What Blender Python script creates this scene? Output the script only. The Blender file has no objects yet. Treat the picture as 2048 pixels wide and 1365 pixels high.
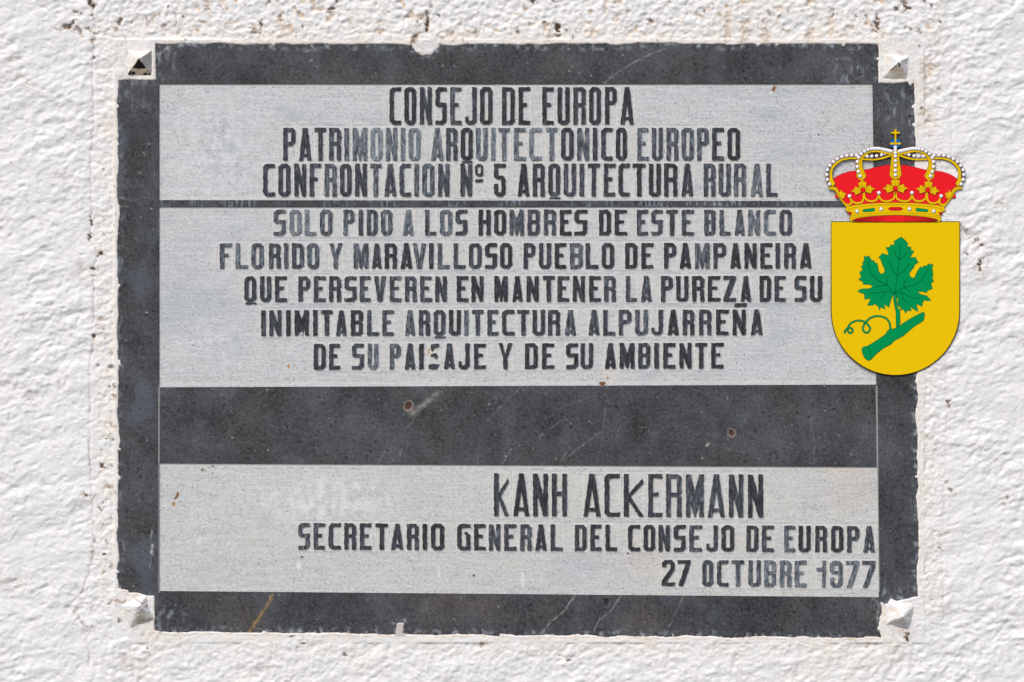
import bpy, math
import numpy as np
from mathutils import Vector
from mathutils.geometry import tessellate_polygon

R = math.radians
sc = bpy.context.scene
S = 0.0005                      # metres per photograph pixel (the plaque is 80 cm wide)
LENS = 85.0
DIST = 1.024 * LENS / 36.0      # camera distance from the wall

# ------------------------------------------------------------------ camera
cam_d = bpy.data.cameras.new('camera'); cam = bpy.data.objects.new('camera', cam_d)
sc.collection.objects.link(cam); sc.camera = cam
cam_d.lens = LENS; cam_d.sensor_width = 36.0; cam_d.clip_end = 100.0; cam_d.clip_start = 0.05
cam.location = (0, -DIST, 0); cam.rotation_euler = (R(90), 0, 0)

# ------------------------------------------------------------------ daylight: soft, high, from the upper left
SUN_DIR = Vector((-0.40, -0.62, 0.86)).normalized()      # towards the sun
el = math.asin(SUN_DIR.z); az = math.atan2(SUN_DIR.x, SUN_DIR.y)
w = bpy.data.worlds.new('World'); sc.world = w; w.use_nodes = True
nt = w.node_tree; nt.nodes.clear()
sky = nt.nodes.new('ShaderNodeTexSky'); sky.sky_type = 'NISHITA'; sky.sun_disc = False
sky.sun_elevation = el; sky.sun_rotation = az; sky.air_density = 1.0; sky.dust_density = 2.5; sky.ozone_density = 0.6
bg = nt.nodes.new('ShaderNodeBackground'); bg.inputs[1].default_value = 0.15
wo = nt.nodes.new('ShaderNodeOutputWorld')
nt.links.new(sky.outputs[0], bg.inputs[0]); nt.links.new(bg.outputs[0], wo.inputs[0])
sun_d = bpy.data.lights.new('sun', 'SUN'); sun_d.energy = 2.0; sun_d.angle = R(28); sun_d.color = (1.0, 0.965, 0.93)
sun = bpy.data.objects.new('sun', sun_d); sc.collection.objects.link(sun)
sun.rotation_euler = (-SUN_DIR).to_track_quat('-Z', 'Y').to_euler()
sc.view_settings.view_transform = 'Standard'; sc.view_settings.look = 'None'
sc.view_settings.exposure = 0.25; sc.view_settings.gamma = 1.0

# ------------------------------------------------------------------ numpy noise
def perlin(x, y, seed):
    rng = np.random.RandomState(seed)
    P = rng.permutation(512).astype(np.int32); P = np.concatenate([P, P])
    ang = rng.rand(512) * 2 * np.pi; gx = np.cos(ang); gy = np.sin(ang)
    xi = np.floor(x).astype(np.int64); yi = np.floor(y).astype(np.int64)
    xf = x - xi; yf = y - yi; xi &= 511; yi &= 511
    u = xf*xf*xf*(xf*(xf*6-15)+10); v = yf*yf*yf*(yf*(yf*6-15)+10)
    def g(ix, iy, dx, dy):
        h = P[P[ix & 511] + (iy & 511)]
        return gx[h]*dx + gy[h]*dy
    a = g(xi, yi, xf, yf); b = g(xi+1, yi, xf-1, yf)
    c = g(xi, yi+1, xf, yf-1); d = g(xi+1, yi+1, xf-1, yf-1)
    return ((a*(1-u)+b*u)*(1-v) + (c*(1-u)+d*u)*v) * 1.5
def N(x, y, s, seed, sy=None): return perlin(x/s + 311.7, y/(sy or s) + 127.3, seed)
def fbm(x, y, s, seed, o=3, sy=None):
    t = 0; a = 1.0; n = 0
    for i in range(o):
        t = t + a*N(x, y, s/2**i, seed+i*17, (sy or s)/2**i); n += a; a *= 0.5
    return t/n
def ss(a, b, x):
    t = np.clip((x-a)/(b-a), 0, 1); return t*t*(3-2*t)
def white(n, seed): return np.random.RandomState(seed).rand(n)
def segdist(x, y, pts):
    d = np.full(x.shape, 1e9)
    for (x0, y0), (x1, y1) in zip(pts[:-1], pts[1:]):
        dx, dy = x1-x0, y1-y0; L = dx*dx+dy*dy
        t = np.clip(((x-x0)*dx+(y-y0)*dy)/L, 0, 1)
        d = np.minimum(d, np.hypot(x-x0-t*dx, y-y0-t*dy))
    return d
def lerp3(c, col, m):
    m = np.clip(m, 0, 1)[:, None]; return c*(1-m) + np.array(col)[None, :]*m

# ------------------------------------------------------------------ mesh helpers
def P3(px, py, h=0.0):          # photograph pixel on the wall plane, h = metres towards the viewer
    return ((px-1024.0)*S, -h, (682.5-py)*S)
def link(o, parent=None):
    sc.collection.objects.link(o)
    if parent is not None: o.parent = parent
    return o
def tag(o, label=None, cat=None, group=None, kind=None):
    if label: o['label'] = label
    if cat: o['category'] = cat
    if group: o['group'] = group
    if kind: o['kind'] = kind
    return o
def empty(name, px, py, h=0.0, parent=None):
    o = bpy.data.objects.new(name, None); o.empty_display_size = 0.02
    link(o, parent)
    o.location = P3(px, py, h)
    return o
def settle(o, parent):           # geometry is written in wall coordinates: keep it in place under its parent
    if parent is not None:
        loc = Vector((0, 0, 0)); q = parent
        while q is not None: loc += q.location; q = q.parent
        o.location = -loc
def raw_mesh(name, co, faces, mats, cols=None, mat_idx=None, smooth=False, parent=None):
    me = bpy.data.meshes.new(name)
    if isinstance(faces, np.ndarray):
        nf, k = faces.shape
        me.vertices.add(len(co)); me.vertices.foreach_set('co', co.astype(np.float32).ravel())
        me.loops.add(nf*k); me.loops.foreach_set('vertex_index', faces.astype(np.int32).ravel())
        me.polygons.add(nf); me.polygons.foreach_set('loop_start', np.arange(0, nf*k, k, dtype=np.int32))
        me.update(calc_edges=True)
    else:
        me.from_pydata([tuple(c) for c in co], [], faces); me.update()
    for m in mats: me.materials.append(m)
    if mat_idx is not None: me.polygons.foreach_set('material_index', np.asarray(mat_idx, dtype=np.int32))
    if smooth: me.polygons.foreach_set('use_smooth', np.ones(len(me.polygons), dtype=bool))
    if cols is not None:
        a = me.color_attributes.new('albedo', 'FLOAT_COLOR', 'POINT')
        c4 = np.ones((len(co), 4), dtype=np.float32); c4[:, :cols.shape[1]] = cols
        a.data.foreach_set('color', c4.ravel())
    o = bpy.data.objects.new(name, me); link(o, parent); settle(o, parent)
    return o

# ------------------------------------------------------------------ materials
def new_mat(name):
    m = bpy.data.materials.new(name); m.use_nodes = True
    n = m.node_tree.nodes; b = n['Principled BSDF']
    return m, n, m.node_tree.links, b
def attr_mat(name, rough, bump_scale, bump_dist, grain, grain_scale=1800.0, spec=0.3):
    m, n, l, b = new_mat(name)
    a = n.new('ShaderNodeAttribute'); a.attribute_name = 'albedo'
    g = n.new('ShaderNodeNewGeometry')
    t = n.new('ShaderNodeTexNoise'); t.inputs['Scale'].default_value = grain_scale; t.inputs['Detail'].default_value = 3
    l.new(g.outputs['Position'], t.inputs['Vector'])
    mr = n.new('ShaderNodeMapRange'); mr.inputs[1].default_value = 0.3; mr.inputs[2].default_value = 0.7
    mr.inputs[3].default_value = 1-grain; mr.inputs[4].default_value = 1+grain
    l.new(t.outputs[0], mr.inputs[0])
    v = n.new('ShaderNodeVectorMath'); v.operation = 'SCALE'
    l.new(a.outputs['Color'], v.inputs[0]); l.new(mr.outputs[0], v.inputs['Scale'])
    l.new(v.outputs[0], b.inputs['Base Color'])
    t2 = n.new('ShaderNodeTexNoise'); t2.inputs['Scale'].default_value = bump_scale; t2.inputs['Detail'].default_value = 5
    t2.inputs['Roughness'].default_value = 0.6
    l.new(g.outputs['Position'], t2.inputs['Vector'])
    bp = n.new('ShaderNodeBump'); bp.inputs['Strength'].default_value = 1.0; bp.inputs['Distance'].default_value = bump_dist
    l.new(t2.outputs[0], bp.inputs['Height']); l.new(bp.outputs[0], b.inputs['Normal'])
    b.inputs['Roughness'].default_value = rough; b.inputs['Specular IOR Level'].default_value = spec
    return m
M_WALL = attr_mat('limewashed_plaster', 0.95, 480.0, 0.0004, 0.03, spec=0.15)
M_STONE = attr_mat('honed_dark_stone', 0.62, 900.0, 0.00006, 0.2, spec=0.22)
M_CUT = attr_mat('tooled_pale_stone', 0.9, 1300.0, 0.00022, 0.07, spec=0.2)
M_STUD = attr_mat('limewashed_iron', 0.8, 600.0, 0.0003, 0.03, spec=0.3)

def letter_mat():
    m, n, l, b = new_mat('worn_letter_stone')
    g = n.new('ShaderNodeNewGeometry')
    a = n.new('ShaderNodeAttribute'); a.attribute_name = 'albedo'      # red: how worn this letter is
    sep = n.new('ShaderNodeSeparateColor'); l.new(a.outputs['Color'], sep.inputs[0])
    mp = n.new('ShaderNodeMapping'); mp.inputs['Scale'].default_value = (1.0, 1.0, 0.28)
    mp.inputs['Rotation'].default_value = (0, R(14), 0)
    l.new(g.outputs['Position'], mp.inputs[0])
    t1 = n.new('ShaderNodeTexNoise'); t1.inputs['Scale'].default_value = 420; t1.inputs['Detail'].default_value = 4
    t1.inputs['Roughness'].default_value = 0.65
    l.new(mp.outputs[0], t1.inputs['Vector'])
    t2 = n.new('ShaderNodeTexNoise'); t2.inputs['Scale'].default_value = 60; t2.inputs['Detail'].default_value = 2
    l.new(g.outputs['Position'], t2.inputs['Vector'])
    def math_(op, x, y):
        k = n.new('ShaderNodeMath'); k.operation = op
        for i, q in enumerate((x, y)):
            if isinstance(q, (int, float)): k.inputs[i].default_value = q
            else: l.new(q, k.inputs[i])
        return k.outputs[0]
    s = math_('ADD', math_('MULTIPLY', t1.outputs[0], 2.3), math_('MULTIPLY', t2.outputs[0], 0.4))
    s = math_('ADD', s, math_('MULTIPLY', sep.outputs[0], 1.15))
    mr = n.new('ShaderNodeMapRange'); mr.inputs[1].default_value = 1.30; mr.inputs[2].default_value = 2.35
    l.new(s, mr.inputs[0])
    cr = n.new('ShaderNodeValToRGB'); e = cr.color_ramp.elements
    e[0].position = 0; e[0].color = (0.026, 0.026, 0.029, 1)
    e[1].position = 1; e[1].color = (0.24, 0.27, 0.30, 1)
    k = e.new(0.45); k.color = (0.062, 0.070, 0.082, 1)
    l.new(mr.outputs[0], cr.inputs[0])
    t3 = n.new('ShaderNodeTexNoise'); t3.inputs['Scale'].default_value = 900; t3.inputs['Detail'].default_value = 2
    l.new(g.outputs['Position'], t3.inputs['Vector'])
    m3 = n.new('ShaderNodeMapRange'); m3.inputs[1].default_value = 0.3; m3.inputs[2].default_value = 0.7
    m3.inputs[3].default_value = 0.45; m3.inputs[4].default_value = 1.55
    l.new(t3.outputs[0], m3.inputs[0])
    v = n.new('ShaderNodeVectorMath'); v.operation = 'SCALE'
    l.new(cr.outputs[0], v.inputs[0]); l.new(m3.outputs[0], v.inputs['Scale'])
    l.new(v.outputs[0], b.inputs['Base Color'])
    bp = n.new('ShaderNodeBump'); bp.inputs['Distance'].default_value = 0.00008
    l.new(t3.outputs[0], bp.inputs['Height']); l.new(bp.outputs[0], b.inputs['Normal'])
    b.inputs['Roughness'].default_value = 0.7; b.inputs['Specular IOR Level'].default_value = 0.14
    return m
M_LETTER = letter_mat()
def flat_mat(name, col, rough=0.5):
    m, n, l, b = new_mat(name)
    t = n.new('ShaderNodeTexNoise'); t.inputs['Scale'].default_value = 90; t.inputs['Detail'].default_value = 6
    g = n.new('ShaderNodeNewGeometry'); l.new(g.outputs['Position'], t.inputs['Vector'])
    mr = n.new('ShaderNodeMapRange'); mr.inputs[3].default_value = 0.965; mr.inputs[4].default_value = 1.035
    l.new(t.outputs[0], mr.inputs[0])
    v = n.new('ShaderNodeVectorMath'); v.operation = 'SCALE'; v.inputs[0].default_value = col
    l.new(mr.outputs[0], v.inputs['Scale']); l.new(v.outputs[0], b.inputs['Base Color'])
    b.inputs['Roughness'].default_value = 0.85; b.inputs['Specular IOR Level'].default_value = 0.04
    return m
M_GOLD = flat_mat('enamel_yellow', (0.81, 0.525, 0.002)); M_BLACK = flat_mat('enamel_black', (0.012, 0.010, 0.008))
M_GOLDL = flat_mat('enamel_gold_line', (0.18, 0.12, 0.01)); M_RED = flat_mat('enamel_red', (0.83, 0.014, 0.022))
M_DRED = flat_mat('enamel_dark_red', (0.50, 0.010, 0.018)); M_GREEN = flat_mat('enamel_green', (0.0, 0.275, 0.078))
M_DGREEN = flat_mat('enamel_dark_green', (0.0, 0.075, 0.02)); M_BLUE = flat_mat('enamel_blue', (0.0, 0.155, 0.45))
M_PEARL = flat_mat('enamel_white', (0.84, 0.84, 0.86)); M_MAROON = flat_mat('enamel_maroon', (0.14, 0.008, 0.008))

# ------------------------------------------------------------------ plaque outline
def plaque_sd(x, y):             # < 0 inside the visible stone; plaster laps raggedly over its edge
    lf = 236.0 + 0*y; rt = 1829 + (y-88)*0.0075; tp = 88 + (x-300)*0.0; bt = 1264 + (x-310)*0.0085
    e1 = 2.0*N(x, y, 70, 41) + 2.2*N(x, y, 34, 42)*(.4+.9*ss(-.3, .4, N(x, y, 140, 48))) + 0.9*N(x, y, 9, 43)
    e2 = 4.0*np.clip(N(x, y, 46, 44), 0, 1) + 5*ss(.45, .7, N(x, y, 19, 47))
    nx0, nx1, ny0 = 311.0, 1757 + (y > 600)*8.0, 160.0
    cx0 = np.where(y < 600, 311.0, 309.0); cx1 = np.where(y < 600, 1757.0, 1763.0)
    cy0 = np.where(x < 1000, 160.0, 166.0)
    cy1 = np.where(x < 1000, 1184 + (x-240)*0.12, 1208 - np.clip(x-1763, -40, 90)*0.18)
    vert = np.maximum(np.maximum(cx0 - x, x - cx1), np.maximum(tp - y, y - bt))
    horz = np.maximum(np.maximum(lf - x, x - rt), np.maximum(cy0 - y, y - cy1))
    sd = np.minimum(vert, horz) + e1 + e2
    # plaster laps at the top edge, a mortar dab at the bottom edge
    lap = 1 - np.hypot((x-851)/27.0, (y-88)/23.0) + 0.12*N(x, y, 9, 45)
    sd = np.maximum(sd, lap*22)
    lap = 1 - np.hypot((x-905)/30.0, (y-84)/8.0); sd = np.maximum(sd, lap*9)
    dab = np.minimum(7.5 - np.abs(x-800 + (y-1257)*0.12), 14 - np.abs(y-1260)) + 1.0*N(x, y, 7, 46)
    sd = np.maximum(sd, dab)
    return sd

# ------------------------------------------------------------------ the wall
SPOTS = [  # x, y, radius, dark, orange
 (183,8,7,1,.7),(150,24,6,.7,.6),(186,32,4,.6,.6),(135,54,8,.7,.8),(158,62,6,.6,.7),(118,60,5,.2,.6),(180,62,6,.8,.7),(188,78,7,.5,.7),(187,118,4,1,.4),
 (196,34,2.5,.9,.3),(144,48,5,.9,.5),(855,44,9,1,.7),(845,36,5,.7,.6),(828,78,9,.75,1),(838,68,6,.3,.9),(1116,55,9,1.2,.6),(1100,70,8,.15,.8),(1120,68,5,.1,.7),(1038,65,5,.9,.5),
 (1065,3,5,.9,.4),(1302,44,6,.8,.7),(879,33,3,.7,.6),(238,45,6,.8,.8),(232,60,5,.4,.8),(310,33,7,.3,.8),(352,38,6,.2,.7),(366,34,3,.8,.3),(417,18,4,.8,.5),
 (523,52,6,.9,.8),(508,62,7,.5,.9),(560,38,8,.5,.9),(570,58,7,.2,.9),(597,25,5,.4,.7),(465,46,6,.2,.8),(665,17,6,.9,.7),(658,24,5,.5,.6),(537,4,4,.8,.6),(675,3,4,.9,.3),
 (905,72,8,.1,.8),(947,68,5,.2,.7),(1185,66,7,.1,.7),(1235,35,7,.1,.7),(1300,48,4,.2,.5),(1455,62,14,.15,.75),(1490,66,12,.3,.7),(1530,65,12,.15,.8),(1620,70,9,.2,.7),
 (1409,25,4,.8,.5),(1540,30,5,.5,.4),(1560,32,3,.7,.6),(1576,22,5,.2,.6),(1666,30,5,.7,.7),(1713,33,2.5,1,.2),(1733,33,2.5,1,.2),(1755,50,9,.9,.8),(1745,54,5,.5,.7),(1812,13,9,.9,.6),
 (1792,18,5,.8,.5),(1850,2,4,.8,.6),(1863,12,3,.9,.3),(1880,43,3.5,1,.3),(1840,65,5,.6,.7),(1835,92,4,.6,.7),(1820,60,4,.6,.3),(1692,66,4,.2,.6),(700,45,5,.2,.6),(762,45,6,.1,.6),
 (1854,140,12,.0,.75),(1846,225,7,.2,.8),(1862,238,9,.05,.7),(1840,250,4,.3,.8),(1850,120,8,.0,.6),(1866,132,7,.2,.8),(1877,178,4,.3,.8),(1842,215,3,.9,.2),(1900,225,3,.2,.5),
 (1858,255,10,.0,.5),(1850,180,6,.0,.5),
 (183,446,5,.9,.5),(180,473,6,1,.5),(178,480,4,.8,.6),(200,508,6,1,.9),(186,537,5,.9,.5),(187,552,3,.8,.5),(188,578,3,.7,.5),(188,674,4.5,1,.6),(200,640,5,.3,.8),
 (197,650,4,.5,.7),(207,660,4,.3,.7),(211,680,3,.6,.6),(221,706,5,.2,.7),(222,734,5,.6,.9),(218,740,6,.1,.7),(228,792,5,.5,.8),(229,773,4,.6,.6),(197,731,2.5,1,.3),
 (219,773,2.5,1,.2),(213,878,3,1,.3),(226,880,4,.8,.4),(226,852,5,.3,.7),(204,932,5.5,1,.9),(218,974,5,.5,.9),(169,990,5,.9,.8),(187,996,3,.4,.7),(206,1005,2.5,.9,.4),
 (200,1019,3.5,.7,.7),(162,540,12,.1,.25),(215,1087,4,.9,.8),(209,1109,3,1,.6),(208,1145,3.5,.5,.8),(225,1134,5,.2,.7),(190,1085,3,.6,.4),(185,1104,7,.35,.3),(219,1207,3,.6,.7),
 (150,1223,5,.4,.5),(156,1236,3,.6,.6),(168,1250,5,.4,.4),(185,1255,3,.5,.3),(245,1205,8,.4,.9),(238,1238,6,.9,.4),(320,1268,5,.4,.6),(357,1267,3,.4,.6),
 (582,1273,3,1,.3),(606,1287,3,.8,.5),(594,1295,3,.8,.4),(295,1298,2.5,.9,.2),(660,1262,4,.8,.5),(965,1290,7,.4,.8),(1137,1322,4,1,.3),(690,1310,4,.8,.3),(250,1318,9,.2,.35),
 (1930,462,8,.4,.35),(1940,470,6,.3,.5),(1953,480,6,.7,.5),(1962,492,6,.7,.6),(1960,525,6,1,.8),(1961,538,5.5,.9,.9),(1935,508,3,.8,.4),(1958,560,4,.1,.5),(1975,508,5,.2,.3),
 (1897,802,4,.9,.6),(1899,812,4,.7,.7),(1903,982,5,.6,.9),(1895,965,4,.5,.4),(1888,1070,8,.25,.3),(2017,995,4,.6,.5),(1882,1100,4,.5,.3),(1852,1148,3,.9,.2),(1838,1096,3,.9,.5),
 (1860,880,8,.12,.3),(45,160,14,.0,.25),(30,118,10,.05,.25),(15,1165,16,.05,.25),(128,355,14,.15,.15),(50,632,4,.2,.3),(60,790,10,.2,.15),(118,765,6,.25,.15),(5,690,6,.05,.3),
 (1815,1266,5,1.0,.9),(1812,1276,5,1.1,.8),(2010,1010,4,.3,.4),(2000,410,9,.1,.3),(1735,1290,5,.3,.7),(1700,1276,7,.2,.7),
]
rs = np.random.RandomState(77)
for _ in range(70): SPOTS.append((rs.uniform(200, 1830), rs.uniform(2, 82), rs.uniform(1.5, 3.6), rs.uniform(.2, .9), rs.uniform(.4, .9)))
for _ in range(40): SPOTS.append((rs.uniform(195, 233), rs.uniform(160, 1250), rs.uniform(1.2, 2.6), rs.uniform(.1, .8), rs.uniform(.3, .8)))
for _ in range(40): SPOTS.append((rs.uniform(300, 1800), rs.uniform(1278, 1330), rs.uniform(1.2, 2.8), rs.uniform(.05, .5), rs.uniform(.1, .5)))
for _ in range(26): SPOTS.append((rs.uniform(5, 180), rs.uniform(20, 1350), rs.uniform(1.0, 2.0), rs.uniform(.1, .5), rs.uniform(.1, .4)))
for _ in range(22): SPOTS.append((rs.uniform(1900, 2045), rs.uniform(20, 1350), rs.uniform(1.0, 2.0), rs.uniform(.1, .5), rs.uniform(.1, .4)))
for _ in range(22): SPOTS.append((rs.uniform(1842, 1890), rs.uniform(60, 1250), rs.uniform(1.2, 2.6), rs.uniform(.1, .7), rs.uniform(.3, .7)))
CRACK = [(183,-20),(190,60),(185,120),(187,250),(180,320),(183,440),(180,480),(198,510),(186,540),(188,680),(180,720),(178,900),(187,1050),(187,1110),(165,1185),(137,1215)]
CRACK2 = [(137,1215),(165,1250),(175,1290),(177,1330),(174,1400)]
CRACK3 = [(1900,60),(1906,200),(1902,240),(1904,290)]
CRACK4 = [(1888,640),(1894,800),(1890,960),(1885,1100),(1888,1240)]

def build_wall():
    def axis(lo, hi, step):
        a = list(np.arange(lo, hi+step*.5, step)); g = step
        out = []; v = a[-1]
        while v < hi + 2600: g *= 1.22; v += g; out.append(v)
        pre = []; v = a[0]; g = step
        while v > lo - 2600: g *= 1.22; v -= g; pre.append(v)
        return np.array(pre[::-1] + a + out)
    ax = axis(-16, 2064, 2.0); ay = axis(-16, 1381, 2.0)
    X, Y = np.meshgrid(ax, ay); sh = X.shape; x = X.ravel(); y = Y.ravel()
    sd = plaque_sd(x, y)
    # rotated coordinates: the trowelled lumps lean from lower left to upper right
    wx = x + 6*N(x, y, 60, 5); wy = y + 6*N(x, y, 60, 6)
    a = R(20); u = wx*math.cos(a) - wy*math.sin(a); v = wx*math.sin(a) + wy*math.cos(a)
    am = .45 + .9*ss(-.4, .45, N(x, y, 150, 8)); lump = 2.8*fbm(u, v, 95, 10, 2, 60) + am*(1.3*N(u, v, 38, 13, 22) + .85*N(u, v, 17, 14, 11)) + 0.42*am*N(u, v, 9.5, 15, 7.5) + .5*am*N(x, y, 13, 19) + .24*N(x, y, 7.5, 29) + .2*N(x, y, 4.8, 7) - .55*ss(.38, .75, N(x, y, 7.5, 27))*ss(-.1, .4, N(x, y, 50, 31)) - 1.3*ss(.25, .9, N(u, v, 22, 16, 14)) - .8*ss(.3, .8, N(u, v, 11, 17, 9))
    lump = lump + 0.8*np.clip(N(u, v, 17, 18, 12), 0, 1)**1.0
    # collar of later mortar round the plaque: rougher above and below, flatter at the sides
    top = ss(100, 60, y); bot = ss(1262, 1290, y); side = ss(185, 200, x)*ss(1900, 1880, x)
    rough = np.clip(np.maximum(top, bot*0.6), 0, 1)*side
    ridge = 1 - np.abs(N(u, v, 19, 21, 12))*2.4
    cells = .6*ridge + 1.6*N(x, y, 17, 26, 13) + 1.3*N(x, y, 9, 22) + 0.7*N(x, y, 5, 23)
    flat = side*(1-top)*(1-bot)
    h = lump*(1 - 0.5*rough - 0.3*flat) + rough*cells*0.8 + flat*(0.9*N(x, y, 11, 24) + 0.55*N(x, y, 5.5, 25) - .9*ss(.3, .7, N(x, y, 8, 28)))
    h = h + 1.6*fbm(x, y, 260, 30, 2)
    # settle the level at the plaque's rim
    near = ss(11, 2, sd)
    h = h*(1 - 0.75*near) + 1.0*near
    emb = ss(0, 12, np.minimum(np.minimum(x-1815, 1940-x), np.minimum(y-270, 755-y))); h = np.where(emb > 0, np.minimum(h, .9), h)
    cav = ss(-0.12, -0.55, N(u, v, 19, 21, 12) * 0 + N(x, y, 15, 61))*ss(0.05, 0.45, N(x, y, 60, 62) + 0.15*top)
    orange = cav*rough*0.75*top + 0.25*cav*rough
    dark = np.zeros_like(x)
    h = h - 1.6*cav*rough
    # spots (only the neighbourhood of each is touched)
    jit = 0.55*N(x, y, 4.2, 63) + 0.55*N(x, y, 9, 64)
    for (sx, sy, r, d, o) in SPOTS:
        q = np.nonzero((np.abs(x-sx) < r*3.2) & (np.abs(y-sy) < r*3.2))[0]
        an = (sx*1.7+sy*.9) % 3.14; e = 1.0 + .55*math.sin(sx*3.1+sy)
        ddx = (x[q]-sx)*math.cos(an)+(y[q]-sy)*math.sin(an); ddy = -(x[q]-sx)*math.sin(an)+(y[q]-sy)*math.cos(an)
        t = np.hypot(ddx*e, ddy/e)/r + jit[q]*1.5
        dm = ss(0.95, 0.55, t)*min(d, 1.0); om = ss(1.9, 0.6, t)*o
        dark[q] = np.maximum(dark[q], dm); orange[q] = np.maximum(orange[q], om*0.8)
        h[q] -= ss(1.4, 0.2, t)*min(r, 8)*0.55*max(d, .25)
    cn = 0.5 + 0.9*N(x, y, 30, 65)
    wob = 3.0*N(x, y, 14, 66)
    for c, wdt, amt in ((CRACK, 1.7, .75), (CRACK2, 1.4, .5), (CRACK3, 1.3, .35), (CRACK4, 1.3, .3)):
        q = np.nonzero((x > min(p[0] for p in c)-12) & (x < max(p[0] for p in c)+12))[0]
        dd = segdist(x[q]+wob[q], y[q], c)
        m = ss(wdt, 0.2, dd)*np.clip(cn[q], 0, 1)
        dark[q] = np.maximum(dark[q], m*amt*0.8); orange[q] = np.maximum(orange[q], ss(4, 1, dd)*0.18*np.clip(cn[q], 0, 1))
        h[q] -= ss(4.5, 0.3, dd)*1.5*amt
    # rim of the plaster: rusty dirt where it meets the stone
    rim = ss(7, 0.5, sd)*ss(-.25, .5, N(x, y, 26, 67))
    orange = np.maximum(orange, rim*np.where(y < 100, .55, np.where(y > 1255, .6, .28)))
    cor = np.minimum.reduce([np.hypot(x-250, y-110), np.hypot(x-1800, y-110), np.hypot(x-1850, y-160), np.hypot(x-262, y-1205), np.hypot(x-290, y-1258), np.hypot(x-1800, y-1268), np.hypot(x-1772, y-1210)])
    orange = np.maximum(orange, ss(48, 8, cor)*ss(-.05, .5, fbm(x, y, 13, 80, 3))*.75)
    dark = np.maximum(dark, ss(44, 8, cor)*ss(.22, .5, fbm(x, y, 9, 81, 3))*.4)
    orange = np.maximum(orange, ss(11, 1, sd)*ss(.1, .5, fbm(x, y, 16, 82, 3, 5))*np.where(y > 1200, 1.0, .5)*((y > 1240) | (x > 1800) | (x < 240) | (y < 95)))
    dark = np.maximum(dark, ss(7, 1, sd)*ss(.25, .55, fbm(x, y, 12, 83, 3, 5))*.55)
    creamy = np.clip(ss(60, 2, sd)*0.55 + 0.35*ss(.1, .6, N(x, y, 120, 68))*side, 0, 1)*ss(-.4, .3, N(x, y, 40, 69) + .2)
    creamy = np.maximum(creamy, ss(14, 0, sd)*0.55*ss(-.5, .3, N(x, y, 33, 74)))
    grey = ss(0.1, 0.6, N(u, v, 30, 70))*0.25
    n = len(x)
    col = np.tile(np.array([[0.79, 0.778, 0.763]]), (n, 1))
    col *= (1 + 0.025*fbm(x, y, 50, 71, 3) + 0.012*(white(n, 3)-.5))[:, None]
    col = lerp3(col, (0.70, 0.70, 0.71), grey)
    col = lerp3(col, (0.80, 0.745, 0.66), creamy)
    om = np.clip(orange*(0.8 + 0.6*N(x, y, 6, 72)), 0, 1)
    col = lerp3(col, (0.55, 0.35, 0.185), om*0.72)
    col = lerp3(col, (0.07, 0.035, 0.016), np.clip(dark, 0, 1)*0.93)
    col = lerp3(col, (.50, .46, .41), (np.abs(x-800) < 11)*(y < 1274)*(y > 1240)*.85)
    lapm = ss(1.1, .8, np.hypot((x-856)/24.0, (y-97)/18.0)); col = lerp3(col, (.62, .60, .585), lapm*(.55+.5*np.clip(N(x, y, 9, 84), -1, 1)))
    # under the stone
    lvl = -16.0
    t = np.clip((sd + 2.2)/4.4, 0, 1)
    rimlvl = np.maximum(h, 0.6)
    h = np.where(sd > 2.2, h, np.where(sd > -2.2, rimlvl*(2*t-1)*(t >= .5) + (-3.0)*(1-2*t)*(t < .5), -3.0))
    qi = np.minimum(np.minimum(x-220, 1856-x), np.minimum(y-71, 1294-y)); h = np.where((sd > 2.2) & (qi > 0), np.where(h > .5 - 7*ss(9, 0, qi), h, (.5 - 7*ss(9, 0, qi)) + .5*(.5 - 7*ss(9, 0, qi) - h)), h)
    h = np.where((sd > 2.2) & (sd < 7), h*(sd-2.2)/4.8 + np.maximum(h, 0.6)*(1-(sd-2.2)/4.8), h)
    h = np.where(sd < -9, lvl, h)
    co = np.stack([(x-1024)*S, -h*S, (682.5-y)*S], 1)
    ny, nx = sh
    idx = np.arange(ny*nx).reshape(ny, nx)
    f = np.stack([idx[:-1, :-1].ravel(), idx[1:, :-1].ravel(), idx[1:, 1:].ravel(), idx[:-1, 1:].ravel()], 1)
    keep = (sd[f] > -8.5).any(1); f = f[keep]
    used = np.unique(f); remap = np.zeros(ny*nx, dtype=np.int64); remap[used] = np.arange(len(used))
    o = raw_mesh('plaster_wall', co[used], remap[f], [M_WALL], col[used], smooth=True)
    tag(o, 'rough white limewashed plaster wall with rusty pits and a long crack', 'wall', kind='structure')
build_wall()

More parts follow.
